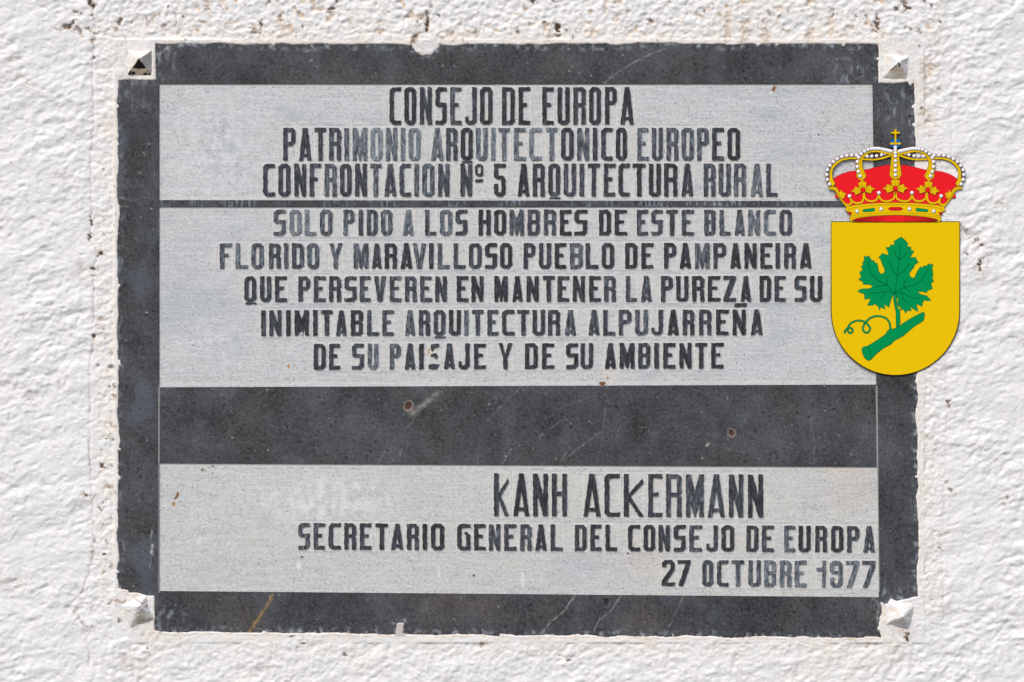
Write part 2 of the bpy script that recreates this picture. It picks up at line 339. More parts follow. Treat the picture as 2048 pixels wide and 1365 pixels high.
# ------------------------------------------------------------------ letters: measured row by row
ROWS = [  # y top left, y bottom left, y top right, y bottom right, [(char, x0, x1)...]
 (174.8,249,174.4,249,"C778.9-802.3 O808.6-832 N839.5-863.3 S870.7-893 E900.4-922.7 J930.5-953.1 O960-984.8 D1003.9-1029.3 E1036.9-1060 E1084.4-1107.4 U1115-1139 R1146.5-1171.3 O1178.1-1201.6 P1209.8-1233.2 A1241-1267.4"),
 (256,321,256,320.5,"P566-590.8 A598.2-622.7 T629.5-652 R658.2-682 I688.5-697.3 M705-734 O740.6-764.6 N771.5-794 I801-810 O816.8-840.8 A862-886.7 R892-914.8 Q921.3-945.3 U951.6-975 I981.8-990.2 T996.5-1019.5 E1027.7-1051.2 C1058-1083.4 T1091.8-1114.6 O1122-1146.9 N1154-1178 I1185.3-1194.6 C1202.5-1225 O1231.8-1253.5 E1274.6-1296.9 U1303.5-1325.4 R1332.8-1356.6 O1363-1387.5 P1394-1417.2 E1424.2-1448 O1455-1479.7"),
 (328,392.6,327.3,393,"C525.8-549.8 O556.6-580.5 N588.5-612 F619-641.6 R649-673.2 O679.7-702.7 N710-733.4 T739.8-762.7 A768.6-792.4 C798.8-821.3 I828.7-837.5 O844.3-868.6 N876-898.8 N920.7-944 º950-966.2 5987.7-1011 A1035-1059 R1065.4-1089.3 Q1096.5-1120 U1127.3-1151.8 I1159-1168 T1175.2-1199.6 E1207.4-1230.7 C1236.7-1259.2 T1265.4-1291.2 U1297.7-1321.5 R1328-1354.7 A1363-1386.5 R1407.4-1430.9 U1437.3-1461.3 R1467.6-1492 A1501.4-1525.8 L1532.4-1554.5"),
 (419.5,470.5,419.8,470.6,"S547-571.2 O578.7-602.4 L609.3-631.7 O639.7-664.6 P686.5-708.5 I717-725.4 D733-755 O761.8-784.2 A805.5-827.2 L849.8-872.2 O879.7-904 S910.8-934.5 H957-981 O988-1011.7 M1018.7-1047.8 B1054.8-1079.5 R1087-1112 E1119.6-1143 S1148.7-1174.3 D1198-1221.8 E1229.3-1254 E1273.9-1295.8 S1302.5-1325 T1332.4-1355.6 E1363.8-1387.5 B1408.6-1431 L1439-1461 A1469-1489.6 N1496.3-1520 C1527.4-1551.6 O1559-1583.8"),
 (487,537.2,486.4,537,"F439.2-463.6 L471-496 O502.7-527 R537.6-560.8 I567.7-576.2 D583.7-607.6 O614.3-638 Y658.4-684 M707-736.4 A743.8-763.3 R769.2-793.6 A801.2-824.4 V825.2-851.6 I857.8-866.6 L875.2-899 L907-930.8 O937.5-963 S969.9-993.8 O1000-1024.2 P1047-1070.7 U1077.7-1101.9 E1109.3-1132.5 B1140-1165 L1171-1196 O1203.2-1228 D1250.2-1274.6 E1282.6-1306.5 P1328.2-1352.4 A1359.3-1382.5 M1390-1419 P1426.6-1452 A1460.2-1481.9 N1488.8-1513.3 E1520.7-1545 I1551.1-1559.8 R1568.3-1591.5 A1599.5-1623.6"),
 (553,603.6,552,603,"Q488.5-512.2 U519.7-542 E549.5-573.2 P596.4-619.8 E627.3-651 R657.9-682 S688.5-712.7 E719.4-741.3 V748-771.2 E779.2-802.8 R809.5-833 E839.9-863.5 N870.2-893.4 E913.3-936.2 N942.7-966.9 M988.5-1015.4 A1024.2-1045.3 N1052.8-1077.2 T1085.7-1108.8 E1115-1138.2 N1145.5-1169.4 E1178-1201.2 R1208-1231.6 L1251.5-1273.4 A1282-1303.3 P1322-1345.6 U1352.4-1376.8 R1384.2-1408.4 E1415.4-1440.3 Z1446.5-1471.4 A1481.2-1502.3 D1519-1542.2 E1549-1571.3 S1588.8-1612.7 U1619.9-1644.3"),
 (620.8,671.5,619.5,670,"I522.2-530.9 N538.3-562.8 I572-580.7 M588.9-617.5 I626-634.7 T641.7-665.4 A671.6-693.5 B701.5-725.6 L733.9-758 E764.3-787 A809.5-830.4 R837.4-859.8 Q866.8-890.4 U897.6-921.5 I928.3-936.5 T943.7-966.9 E974.8-996.8 C1003.7-1028.6 T1034.6-1058.3 U1064.8-1089.7 R1095.9-1120 A1129.3-1152 A1177-1199.2 L1206.2-1230.6 P1237.3-1262.7 U1270.2-1295.8 J1302.5-1325.7 A1335.2-1357.6 R1365.6-1388.7 R1398-1422.8 E1432.3-1457.2 Ñ1465.2-1491.3 A1501.8-1525.5"),
 (688,739,686,736.5,"D627.3-651.2 E657.9-679.8 S703.5-727.6 U735-756.3 P779.2-801 A809.5-830.4 I837.9-847 S856-878 A887.7-909.6 J916.6-939 E947.7-971.4 Y996.8-1024.2 D1049.8-1075.2 E1084-1108.3 S1131.8-1156.2 U1161-1186 A1210-1231.6 M1239.3-1269 B1276.4-1300.3 I1308.3-1317.5 E1326.5-1350.6 N1358.8-1383 T1390.5-1414 E1422.3-1447.2"),
 (947,1032,949.4,1035,"K987.7-1018 A1026.4-1058.6 N1066-1095.4 H1103.6-1133.8 A1166.6-1201.2 C1209-1239.3 K1247.5-1287.2 E1296.3-1324.3 R1332-1363 M1372-1407.5 A1415.7-1449.5 N1457.7-1486.4 N1496-1526"),
 (1046.6,1098.6,1052.8,1105,"S596.2-619 E627-649.7 C657-681.6 R688.4-711.8 E719.6-742.5 T751-775.7 A782-806.6 R813.8-837.4 I845-853.8 O861.8-888 G914.4-940.4 E948-971.2 N977.6-1000.4 E1008.2-1032.7 R1040.5-1063 A1070.7-1093.2 L1101-1125 D1149.5-1172.9 E1180.7-1203.2 L1211-1233.8 C1255.9-1280.3 O1287-1310.2 N1317-1339.9 S1347.3-1371.1 E1378.6-1404 J1412.3-1435.6 O1443-1468.4 D1492.8-1516.6 E1523.7-1548 E1568.6-1590.5 U1597.3-1621.3 R1630.5-1654.3 O1662.3-1686.6 P1694.4-1718.8 A1726.8-1750.2"),
 (1120.2,1172,1122.3,1175,"21323.7-1349.3 71355.5-1380.5 O1404.5-1426.4 C1433.8-1456.7 T1463-1488.3 U1496.7-1521.5 B1528.4-1552 R1559.6-1583 E1589.5-1612.5 11633.4-1651.4 91660.2-1685.2 71692.4-1718.8 71724.8-1751.2"),
]
# how worn each letter is, 0 (black) to 9 (pale grey)
WEAR = ["112132111112111112", "2223457566531565565242215344421", "222342243344322112233221111233453222343333",
        "4664433453521143311113323344553255544", "45434344421142433112214211111421112211223343",
        "2222322333332111111211333211121122134543344433221", "22111221334231433222233334212211234222233333232",
        "22354212211111121122111122221212", "21121112333212113", "332221221111323122111122321234121334455545444", "11334455555545566454"]
LET = []
for r, (ya, yb, yc, yd, txt) in enumerate(ROWS):
    items = []
    for tok in txt.split():
        ch = tok[0]; a, b = tok[1:].split('-'); items.append((ch, float(a), float(b)))
    xa, xb = items[0][1], items[-1][2]; wr = WEAR[r]
    for i, (ch, x0, x1) in enumerate(items):
        t = (0.5*(x0+x1)-xa)/(xb-xa); LET.append((ch, x0, x1, ya+(yc-ya)*t, yb+(yd-yb)*t, int(wr[i % len(wr)])/9.0, r))

def glyph(ch, W, H):
    """outlines of a chiselled condensed capital: list of (outer, [holes]); y down"""
    s = 8.4 if H < 60 else (8.6 if H < 72 else (8.6 if H < 80 else 9.4)); s = min(s, W*0.38)
    t = 6.8 if H < 60 else (7.4 if H < 80 else 8.0)
    c = 6.2; ci = 2.6; m = H*0.47
    rect = lambda x0, y0, x1, y1: [(x0, y0), (x1, y0), (x1, y1), (x0, y1)]
    ring = lambda x0, y0, x1, y1, k: [(x0+k, y0), (x1-k, y0), (x1, y0+k), (x1, y1-k), (x1-k, y1), (x0+k, y1), (x0, y1-k), (x0, y0+k)]
    if ch == 'O': return [(ring(0, 0, W, H, c), [ring(s, t, W-s, H-t, ci*.8)])]
    if ch == 'Q': return [(ring(0, 0, W, H, c), [ring(s, t, W-s, H-t, ci*.8)]), (rect(W*.1, H+1.8, W, H+4.8), [])]
    if ch == 'C': return [([(c, 0), (W, 0), (W, t), (s+ci, t), (s, t+ci), (s, H-t-ci), (s+ci, H-t), (W, H-t), (W, H), (c, H), (0, H-c), (0, c)], [])]
    if ch == 'G': return [([(c, 0), (W, 0), (W, t), (s+ci, t), (s, t+ci), (s, H-t-ci), (s+ci, H-t), (W-s, H-t), (W-s, m-2), (W-s-3, m-5), (W-s-3, m-8), (W-c, m-8), (W, m-2), (W, H), (W-4, H), (W-6, H-2), (W-8, H), (c, H), (0, H-c), (0, c)], [])]
    if ch == 'D': return [([(0, 0), (W-c, 0), (W, c), (W, H-c), (W-c, H), (0, H)], [[(s, t), (W-s-ci*.6, t), (W-s, t+ci), (W-s, H-t-ci), (W-s-ci*.6, H-t), (s, H-t)]])]
    if ch == 'E': return [([(0, 0), (W, 0), (W, t), (s, t), (s, m-t*.45), (W*.74, m-t*.45), (W*.74, m+t*.45), (s, m+t*.45), (s, H-t), (W, H-t), (W, H), (0, H)], [])]
    if ch == 'F': return [([(0, 0), (W, 0), (W, t), (s, t), (s, m-t*.45), (W*.7, m-t*.45), (W*.7, m+t*.45), (s, m+t*.45), (s, H), (0, H)], [])]
    if ch == 'H': return [([(0, 0), (s, 0), (s, m-t/2), (W-s, m-t/2), (W-s, 0), (W, 0), (W, H), (W-s, H), (W-s, m+t/2), (s, m+t/2), (s, H), (0, H)], [])]
    if ch == 'I': return [(rect(0, 0, W, H), [])]
    if ch == 'J': return [([(W-s, 0), (W, 0), (W, H-c), (W-c, H), (c, H), (0, H-c*.8), (0, H-t-8), (6, H-t-8), (6.4, H-t-1), (W-s-ci, H-t), (W-s, H-t-ci)], [])]
    if ch == 'K': return [([(0, 0), (s, 0), (s, .47*H), (W-3, .12*H), (W, .2*H), (s+4, .53*H), (W, H-1), (W-s*.9, H), (s, .62*H), (s, H), (0, H)], [])]
    if ch == 'L': return [([(0, 0), (s, 0), (s, H-t), (W, H-t), (W, H), (0, H)], [])]
    if ch == 'M': return [([(0, 0), (s*1.02, 0), (W/2, .40*H), (W-s*1.02, 0), (W, 0), (W, H), (W-s+.6, H), (W-s+.6, .66*H), (W/2+1.6, H), (W/2-1.6, H), (s-.6, .66*H), (s-.6, H), (0, H)], [])]
    if ch in 'NÑ':
        g = [([(0, 0), (s*.95, 0), (W-s*.95, .50*H), (W-s*.95, 0), (W, 0), (W, H), (W-s*.95, H), (s*.95, .52*H), (s*.95, H), (0, H)], [])]
        if ch == 'Ñ': g.append(([(4.5, -13), (W+2.5, -13), (W+.5, -6), (2.5, -6)], []))
        return g
    if ch == 'A':
        a = s*1.05; sl = s*.93
        xl = lambda y: (W-a)/2*(1-y/H)
        b1, b2 = .80*H, .80*H+t*.8; y0 = H*(1-(W/2-sl)/((W-a)/2)) if (W/2-sl) < (W-a)/2 else 0
        y0 = max(y0, .2*H)
        return [([((W-a)/2, 0), ((W+a)/2, 0), (W, H), (W-sl, H), (W-xl(b2)-sl, b2), (xl(b2)+sl, b2), (sl, H), (0, H)],
                 [[(W/2, y0+4), (W-xl(b1)-sl, b1), (xl(b1)+sl, b1)]])]
    hp = .54*H if H < 60 else (.54*H if H < 72 else .47*H)
    if ch == 'P': return [([(0, 0), (W-c, 0), (W, c), (W, hp-c), (W-c, hp), (s, hp), (s, H), (0, H)],
                           [[(s, t), (W-s-1, t), (W-s, t+1.6), (W-s, hp-t-1.6), (W-s-1, hp-t), (s, hp-t)]])]
    if ch == 'R': return [([(0, 0), (W-c, 0), (W, c), (W, m-2), (W-3, m+1), (W, m+5), (W, H), (W-s, H), (W-s, m+t*.6), (s, m+t*.6), (s, H), (0, H)],
                           [[(s, t), (W-s-.8, t), (W-s, t+1.2), (W-s, m-t*.4), (s, m-t*.4)]])]
    if ch == 'B': return [([(0, 0), (W-c*.8, 0), (W, c*.8), (W, m-3), (W-3, m), (W, m+3), (W, H-c), (W-c, H), (0, H)],
                           [[(s, t), (W-s, t), (W-s, m-t*.45), (s, m-t*.45)], [(s, m+t*.5), (W-s, m+t*.5), (W-s, H-t), (s, H-t)]])]
    if ch == 'S': return [([(c, 0), (W, 0), (W, t), (s+ci, t), (s, t+ci), (s, m-t*.5), (W, m-t*.5), (W, H-c), (W-c, H), (0, H), (0, H-t), (W-s-ci, H-t), (W-s, H-t-ci), (W-s, m+t*.5), (c*.7, m+t*.5), (0, m-1), (0, c)], [])]
    if ch == 'T': return [([(0, 0), (W, 0), (W, t), ((W+s)/2, t), ((W+s)/2, H), ((W-s)/2, H), ((W-s)/2, t), (0, t)], [])]
    if ch == 'U': return [([(0, 0), (s, 0), (s, H-t-ci), (s+1.5, H-t), (W-s-1.5, H-t), (W-s, H-t-ci), (W-s, 0), (W, 0), (W, H-c), (W-c, H), (c, H), (0, H-c)], [])]
    if ch == 'V': return [([(0, 0), (s, 0), (W/2, .64*H), (W-s, 0), (W, 0), (W/2+s*.55, H), (W/2-s*.55, H)], [])]
    if ch == 'Y': return [([(0, 0), (s*.95, 0), (W/2, .42*H), (W-s*.95, 0), (W, 0), ((W+s)/2, .56*H), ((W+s)/2, H), ((W-s)/2, H), ((W-s)/2, .56*H)], [])]
    if ch == 'Z': return [([(0, 0), (W, 0), (W, t), (s+2, H-t), (W, H-t), (W, H), (0, H), (0, H-t), (W-s-2, t), (0, t)], [])]
    if ch == '1': return [([(W-s, 0), (W, 0), (W, H), (W-s, H), (W-s, .40*H), (0, .40*H), (0, .28*H), (W-s, .24*H)], [])]
    if ch == '2': return [([(c, 0), (W-c, 0), (W, c), (W, .38*H), (s+1, H-t-2), (s+2, H-t), (W, H-t), (W, H), (0, H), (0, H-t-3), (W-s, .34*H), (W-s, t+ci), (W-s-2, t), (s+2, t), (s, t+ci), (s, .27*H), (0, .27*H), (0, c)], [])]
    if ch == '5': return [([(0, 0), (W, 0), (W, t), (s, t), (s, .36*H), (W-c, .36*H), (W, .36*H+c), (W, H-c), (W-c, H), (c, H), (0, H-c), (0, .62*H), (s, .62*H), (s, H-t-ci), (s+2, H-t), (W-s-2, H-t), (W-s, H-t-ci), (W-s, .36*H+t+ci), (W-s-2, .36*H+t), (c, .36*H+t), (0, .36*H+2)], [])]
    if ch == '7': return [([(0, 0), (W, 0), (W, t), (s+2, H), (1, H), (W-s-1, t), (0, t)], [])]
    if ch == '9': return [([(c, 0), (W-c, 0), (W, c), (W, H-c), (W-c, H), (c, H), (0, H-c), (0, .64*H), (s, .64*H), (s, H-t-ci), (s+1.5, H-t), (W-s-1.5, H-t), (W-s, H-t-ci), (W-s, .50*H), (c, .50*H), (0, .50*H-c), (0, c)],
                           [[(s, t+1), (W-s, t+1), (W-s, .50*H-t*.8), (s, .50*H-t*.8)]])]
    if ch == 'º': return [(ring(0, 0, W, 25, 4.5), [ring(5, 5.5, W-5, 19.5, 1.5)]), (rect(0, 31, W, 36.5), [])]
    raise ValueError(ch)

lr = np.random.RandomState(5)
def rough_poly(pts, amp=0.68, step=4.0):     # hand-cut edges: subdivided and slightly uneven
    out = []
    for (x0, y0), (x1, y1) in zip(pts, pts[1:]+pts[:1]):
        n = max(1, int(math.hypot(x1-x0, y1-y0)/step))
        for i in range(n):
            t = i/n; a = amp
            out.append((x0+(x1-x0)*t + lr.uniform(-a, a), y0+(y1-y0)*t + lr.uniform(-a, a)))
    return out
def prism(polys, h0, h1, inset=0.0):
    """polys: [(outer, [holes])] in photograph pixels -> verts, faces (front + walls); h0 back, h1 front"""
    V = []; F = []
    for outer, holes in polys:
        loops = [outer] + list(holes)
        flat = [p for lp in loops for p in lp]; b = len(V); n = len(flat)
        V += [P3(x, y, h1) for x, y in flat] + [P3(x, y, h0) for x, y in flat]
        tris = tessellate_polygon([[Vector((x, -y, 0)) for x, y in lp] for lp in loops])
        for t in tris:
            p = [flat[i] for i in t]
            ar = (p[1][0]-p[0][0])*(p[2][1]-p[0][1]) - (p[1][1]-p[0][1])*(p[2][0]-p[0][0])
            F.append(tuple(b+i for i in (t if ar < 0 else t[::-1])))
        k = 0
        for lp in loops:
            m = len(lp)
            for i in range(m):
                j = (i+1) % m
                F.append((b+k+i, b+k+j, b+n+k+j, b+n+k+i))
            k += m
    return V, F
def merge(parts):
    V = []; F = []; MI = []
    for (v, f), mi in parts:
        b = len(V); V += v; F += [tuple(b+i for i in q) for q in f]; MI += [mi]*len(f)
    return V, F, MI

# ------------------------------------------------------------------ plaque
plaque = empty('stone_plaque', 1037, 1272)
tag(plaque, 'grey stone plaque with dark border and carved Spanish capitals set in the white wall', 'plaque')
CUT_H = -0.0011                   # the ground round the letters is cut back 1.1 mm

VEINS = [([(1206,170),(1215,160),(1240,142),(1268,125),(1295,112),(1330,98)], 1.2, .32), ([(1120,108),(1150,140),(1172,162)], .8, .10),
 ([(310,114),(325,104),(340,92)], 1.2, .35), ([(318,92),(322,105),(319,118)], 1.0, .4), ([(877,783),(862,797),(840,815),(825,830)], 1.6, .22), ([(862,796),(820,850),(784,888),(781,900)], .8, .14),
 ([(1042,775),(1000,815),(975,842)], 1.0, .16), ([(1180,795),(1130,812),(1092,840)], 1.0, .13), ([(1128,838),(1085,868),(1062,905)], 1.3, .15), ([(1205,862),(1162,893),(1118,928)], 1.2, .18),
 ([(1215,770),(1208,850),(1200,905)], .9, .10), ([(1618,822),(1622,850),(1630,890),(1628,928)], 1.0, .13), ([(1150,1190),(1128,1222),(1098,1248),(1078,1270)], 1.3, .34),
 ([(1245,1185),(1222,1222),(1195,1245),(1188,1265)], 1.3, .22), ([(1368,1192),(1352,1225),(1338,1255)], 1.1, .2), ([(1042,1222),(1020,1262)], .9, .12),
 ([(770,902),(755,928)], .9, .22), ([(803,900),(797,926)], .9, .28), ([(1022,898),(1003,930)], .9, .2), ([(1140,896),(1116,930)], .9, .22), ([(1757,1222),(1754,1242),(1758,1262)], 1.1, .45),
 ([(1380,775),(1440,800),(1460,812)], .8, .07), ([(470,820),(560,880),(600,930)], .8, .05), ([(240,395),(262,402),(290,396)], 1.2, .16), ([(238,412),(256,414)], 1.2, .3),
 ([(290,312),(300,305),(312,303)], 1.0, .22), ([(262,655),(300,668),(318,690)], .9, .1), ([(302,1060),(301,1085)], 1.2, .5), ([(302,1108),(300,1135)], .8, .3), ([(305,1090),(303,1106)], 2.4, .75),
 ([(238,545),(243,530),(246,520)], 1.2, .25), ([(243,1000),(240,985)], 1.2, .25), ([(248,1100),(246,1085)], 1.4, .4), ([(272,985),(276,1000)], 1.0, .15), ([(1700,130),(1690,165)], 1.0, .12),
 ([(1672,130),(1668,155),(1676,166)], 1.0, .14), ([(1730,150),(1705,162)], 1.2, .16), ([(1560,100),(1590,96),(1618,98)], 1.0, -.04), ([(610,104),(625,100),(640,108)], 1.2, .35), ([(618,122),(624,120)], 1.4, .4),
 ([(640,95),(665,98)], 1.0, .2), ([(575,1190),(1,1)], .1, 0)]
VEINS = VEINS[:-1]
PITS = [(817,812,7.5,9.5,.5,(0.085,0.040,0.025),1), (1463,866,6.5,7.5,-.3,(0.075,0.035,0.024),1), (1415,889,2.5,4,.8,(.35,.3,.25),1), (744,985,3,4.5,0,(.02,.02,.025),0), (1213,1205,5,7,.2,(.02,.02,.024),0)]
def stone_field(x, y):
    n = len(x)
    base = 0.062*(1 + 0.55*fbm(x, y, 170, 201, 3) + 0.42*fbm(x, y, 40, 204, 3, 55) + 0.25*N(x, y, 7, 206) + 0.85*(white(n, 21)-.5))
    c = np.stack([base*0.965, base*1.0, base*1.09], 1)
    warm = ss(-.1, .5, N(x, y, 130, 207))*np.where(y > 1180, 1.0, .25)
    c = c*(1 + warm[:, None]*np.array([[.12, .0, -.12]]))
    blue = ss(.15, .6, N(x, y, 60, 208, 90))*np.where(x < 320, 1, .35)
    c = lerp3(c, (0.105, 0.125, 0.155), blue*.45)
    # black grains
    dm_ = ss(-.3, .5, N(x, y, 45, 209)); sp = N(x, y, 7.5, 210) + .10*N(x, y, 31, 213); c = lerp3(c, (.016, .016, .018), ss(.52, .66, sp)*.9*dm_); rs0 = np.random.RandomState(4)
    for _ in range(420):
        sx, sy, rr = rs0.uniform(236, 1835), rs0.uniform(88, 1275), rs0.uniform(1.0, 1.9)**1.6
        q = np.nonzero((np.abs(x-sx) < 8) & (np.abs(y-sy) < 8))[0]
        if len(q): c[q] = lerp3(c[q], (.016, .017, .019), ss(1.2, .5, np.hypot(x[q]-sx, y[q]-sy)/rr/1.2+.3*N(x[q], y[q], 4, 214))*.8)
    sm = ss(.15, .7, fbm(x, y, 60, 217, 4)); c = lerp3(c, (.15, .17, .195), sm*.30)
    sp = N(x, y, 4.6, 211); c = lerp3(c, (.022, .022, .025), ss(.50, .66, sp)*.6)
    h = -1.2*ss(.5, .7, N(x, y, 7.5, 210))
    # scuffs near the worn edges
    sd = plaque_sd(x, y); edge = ss(-16, -2, sd)
    ed2 = edge*ss(.0, .55, fbm(x, y, 14, 212, 3))*np.where((x > 1780) | (y < 120) | (y > 1235), 1, .45)
    c = lerp3(c, (.32, .35, .39), ed2*.9)
    corner = np.minimum.reduce([np.hypot(x-318, y-120), np.hypot(x-262, y-180), np.hypot(x-1700, y-150), np.hypot(x-1790, y-210), np.hypot(x-1775, y-1190), np.hypot(x-335, y-1245)])
    sc_ = ss(60, 5, corner)*ss(.05, .5, fbm(x, y, 10, 215, 3, 26)); c = lerp3(c, (.27, .30, .34), sc_*.7)
    wob = 2.5*N(x, y, 18, 216)
    for pts, wd, amt in VEINS:
        x0 = min(p[0] for p in pts)-8; x1 = max(p[0] for p in pts)+8; y0 = min(p[1] for p in pts)-8; y1 = max(p[1] for p in pts)+8
        q = np.nonzero((x > x0) & (x < x1) & (y > y0) & (y < y1))[0]
        if not len(q) or amt <= 0: continue
        d = segdist(x[q]+wob[q]*(wd < 2), y[q], pts)
        m = ss(wd*1.2+.5, .2, d)*amt*1.2*np.clip(.65+.9*N(x[q], y[q], 13, 223), 0, 1)
        c[q] = lerp3(c[q], (.62, .60, .56), m)
    q = np.nonzero((y > 1180) & (x > 480) & (x < 570))[0]
    if len(q):
        d = segdist(x[q]+wob[q], y[q], [(547,1190),(520,1232),(500,1264)])
        c[q] = lerp3(c[q], (.42, .25, .07), ss(4.5, 1, d)*.6*np.clip(.75+N(x[q], y[q], 9, 218), 0, 1))
    # dust and white flecks
    wn = white(n, 22); c = lerp3(c, (.38, .39, .40), (wn > .9985)*.6)
    rs = np.random.RandomState(9)
    for _ in range(150):
        sx, sy = rs.uniform(236, 1835), rs.uniform(88, 1270); r = rs.uniform(1.0, 2.2)
        q = np.nonzero((np.abs(x-sx) < 4) & (np.abs(y-sy) < 4))[0]
        if len(q): c[q] = lerp3(c[q], (.6, .6, .58), ss(r*1.2, r*.3, np.hypot(x[q]-sx, y[q]-sy))*.6)
    # cream smear beside the rusty pit
    d = segdist(x, y, [(822,828),(850,808),(873,788)]); c = lerp3(c, (.32, .30, .27), ss(9, 1, d)*.6*np.clip(.6+.9*N(x, y, 9, 219), 0, 1))
    for (sx, sy, rx, ry, an, col, rim) in PITS:
        q = np.nonzero((np.abs(x-sx) < 22) & (np.abs(y-sy) < 22))[0]
        if not len(q): continue
        dx, dy = x[q]-sx, y[q]-sy; ca, sa = math.cos(an), math.sin(an)
        t = np.hypot((dx*ca+dy*sa)/rx, (-dx*sa+dy*ca)/ry) + .12*N(x[q], y[q], 5, 220)
        if rim: c[q] = lerp3(c[q], (.45, .41, .37), ss(1.4, 1.12, t)*.55)
        c[q] = lerp3(c[q], col, ss(1.15, .85, t)); h[q] -= ss(1.2, .6, t)*3.0
    # chalk-filled scribed lines down the sides of the middle band
    for lx0, lx1 in ((318.5, 318.5), (1753.5, 1757.5)):
        lx = lx0 + (lx1-lx0)*(y-775)/400
        m = (np.abs(x-lx) < 1.3)*((y > 772) & (y < 1185)); c = lerp3(c, (.40, .40, .38), m*.8)
    return np.clip(c, .012, .8), h

def strip_streaks(x, y, c):      # the worn rule between the two inscriptions
    s = ss(.0, .5, N(x, y, 5, 231, 26))*ss(-.25, .35, N(x, y, 70, 232))
    c = lerp3(c, (.22, .27, .33), s*.75)
    s = ss(.3, .6, N(x, y, 3.4, 233, 14))*ss(260, 40, np.abs(x-1420)); return lerp3(c, (.45, .48, .5), s*.5)

BOX = np.array([(l[1], l[3], l[2], l[4]) for l in LET])
def cut_field(x, y):
    n = len(x)
    low = (y > 900)*1.0
    t = 0.56*(1 + .05*fbm(x, y, 170, 301, 3) + .045*N(x, y, 60, 304, 9) + .05*N(x, y, 26, 305, 4.2) + .035*N(x, y, 8, 306, 3) + .36*(white(n, 31)-.5))
    c = np.stack([t*.985, t*1.005, t*1.01], 1)
    c = c*(1 + low[:, None]*np.array([[.0, -.008, -.04]]))
    # bluish and chalky clouds
    c = lerp3(c, (.40, .44, .48), ss(.0, .6, fbm(x, y, 120, 310, 4, 60))*.62*(1-.5*low))
    g = lambda cx, cy, rx, ry: np.exp(-(((x-cx)/rx)**2 + ((y-cy)/ry)**2))
    c = lerp3(c, (.42, .455, .49), g(400, 610, 90, 45)*.55 + g(1160, 1135, 60, 40)*.45 + g(1600, 300, 90, 30)*.18 + g(360, 560, 40, 60)*.25)
    ch = g(430, 290, 110, 110)*.8 + g(640, 1000, 130, 50)*1.1 + g(430, 690, 70, 50)*.55 + g(380, 1040, 80, 60)*.3
    c = lerp3(c, (.80, .81, .82), ch*ss(-.35, .5, fbm(x, y, 15, 313, 4, 24) + .35*(white(n, 33)-.5))*.75)
    c = lerp3(c, (.60, .49, .41), (g(1290, 1115, 45, 45)*.35 + g(1700, 980, 60, 45)*.35 + g(1690, 940, 80, 10)*.35))
    c = lerp3(c, (.60, .58, .50), ss(-.1, .5, N(x, y, 90, 315, 40))*.22*(.4+.6*low))
    # chisel texture: short dark ticks
    tk = N(x, y, 7, 320, 2.6); c = lerp3(c, (.27, .28, .30), ss(.22, .6, tk)*.50*ss(-.45, .35, N(x, y, 40, 323)))
    tk = N(x, y, 4.6, 321); c = lerp3(c, (.17, .17, .18), ss(.44, .64, tk)*.6*ss(-.25, .45, N(x, y, 28, 324)))
    ln = N(x, y, 110, 325, 2.3); c = lerp3(c, (.36, .375, .39), ss(.1, .5, ln)*.22*(1-.5*low)); c = lerp3(c, (.70, .71, .71), ss(-.1, -.5, ln)*.25)
    tk = N(x, y, 4.2, 322); c = lerp3(c, (.80, .80, .79), ss(.42, .66, tk)*.35)
    h = .35*N(x, y, 9, 330, 4.5) + .3*N(x, y, 4.5, 331) - .9*ss(.5, .7, N(x, y, 4.6, 321))
    # panel rims
    for yy in (171, 396, 418, 768, 933, 1188):
        sl = 0 if yy < 700 else (-4*(x-318)/1430 if yy == 768 else (7 if yy == 933 else 12)*(x-318)/1430 - 2)
        d = np.abs(y-yy-sl); c = lerp3(c, (.67, .66, .62), ss(5.5, 1.5, d)*.45)
        d = np.abs(y-yy-sl+ (4 if yy in (396, 768, 1188) else -4)); c = lerp3(c, (.2, .19, .17), ss(1.6, .3, d)*ss(.05, .5, N(x, y, 9, 333))*.55)
    # letter cells: pale freshly cut margin, dotted chisel lines between letters, guide lines over and under each row
    for r in range(len(ROWS)):
        L = [l for l in LET if l[6] == r]; xa, xb = L[0][1], L[-1][2]
        q = np.nonzero((y > L[0][3]-22) & (y < L[-1][4]+22) & (x > xa-14) & (x < xb+14))[0]
        qx, qy = x[q], y[q]; tt = (qx-xa)/(xb-xa); T = L[0][3]+(L[-1][3]-L[0][3])*tt; B = L[0][4]+(L[-1][4]-L[0][4])*tt
        inrow = ss(-9, -3, qy-T)*ss(9, 3, qy-B)
        cc = c[q]
        cc = lerp3(cc, (.63, .605, .55), inrow*.36*np.clip(.7+.9*N(qx, qy, 30, 340+r), 0, 1))
        for k, l in enumerate(L):
            p = np.nonzero((qx > l[1]-8) & (qx < l[2]+8))[0]
            if not len(p): continue
            bx = np.maximum(l[1]-qx[p], qx[p]-l[2]); by = np.maximum(T[p]-qy[p], qy[p]-B[p]); d = np.maximum(bx, by)
            cc[p] = lerp3(cc[p], (.70, .70, .68), ss(4.6, 2.2, np.abs(d-1.6)*1.6)*.42*(d > -1))
            dots = ss(1.5, .3, np.abs(bx-3.6))*ss(.0, .4, N(qx[p]*3, qy[p], 3.4, 360+r))*(by < 1)
            cc[p] = lerp3(cc[p], (.22, .22, .22), dots*.55)
        for off in (-5.0, 5.0):
            d = np.abs(qy - (T+off if off < 0 else B+off))
            cc = lerp3(cc, (.26, .26, .27), ss(1.5, .4, d)*.45*ss(-.35, .2, N(qx, qy, 18, 380+r, 400))*(qx > xa-6)*(qx < xb+6))
        c[q] = cc
        h[q] += .8*ss(.0, .7, N(qx, qy, 5, 390))*inrow*.6
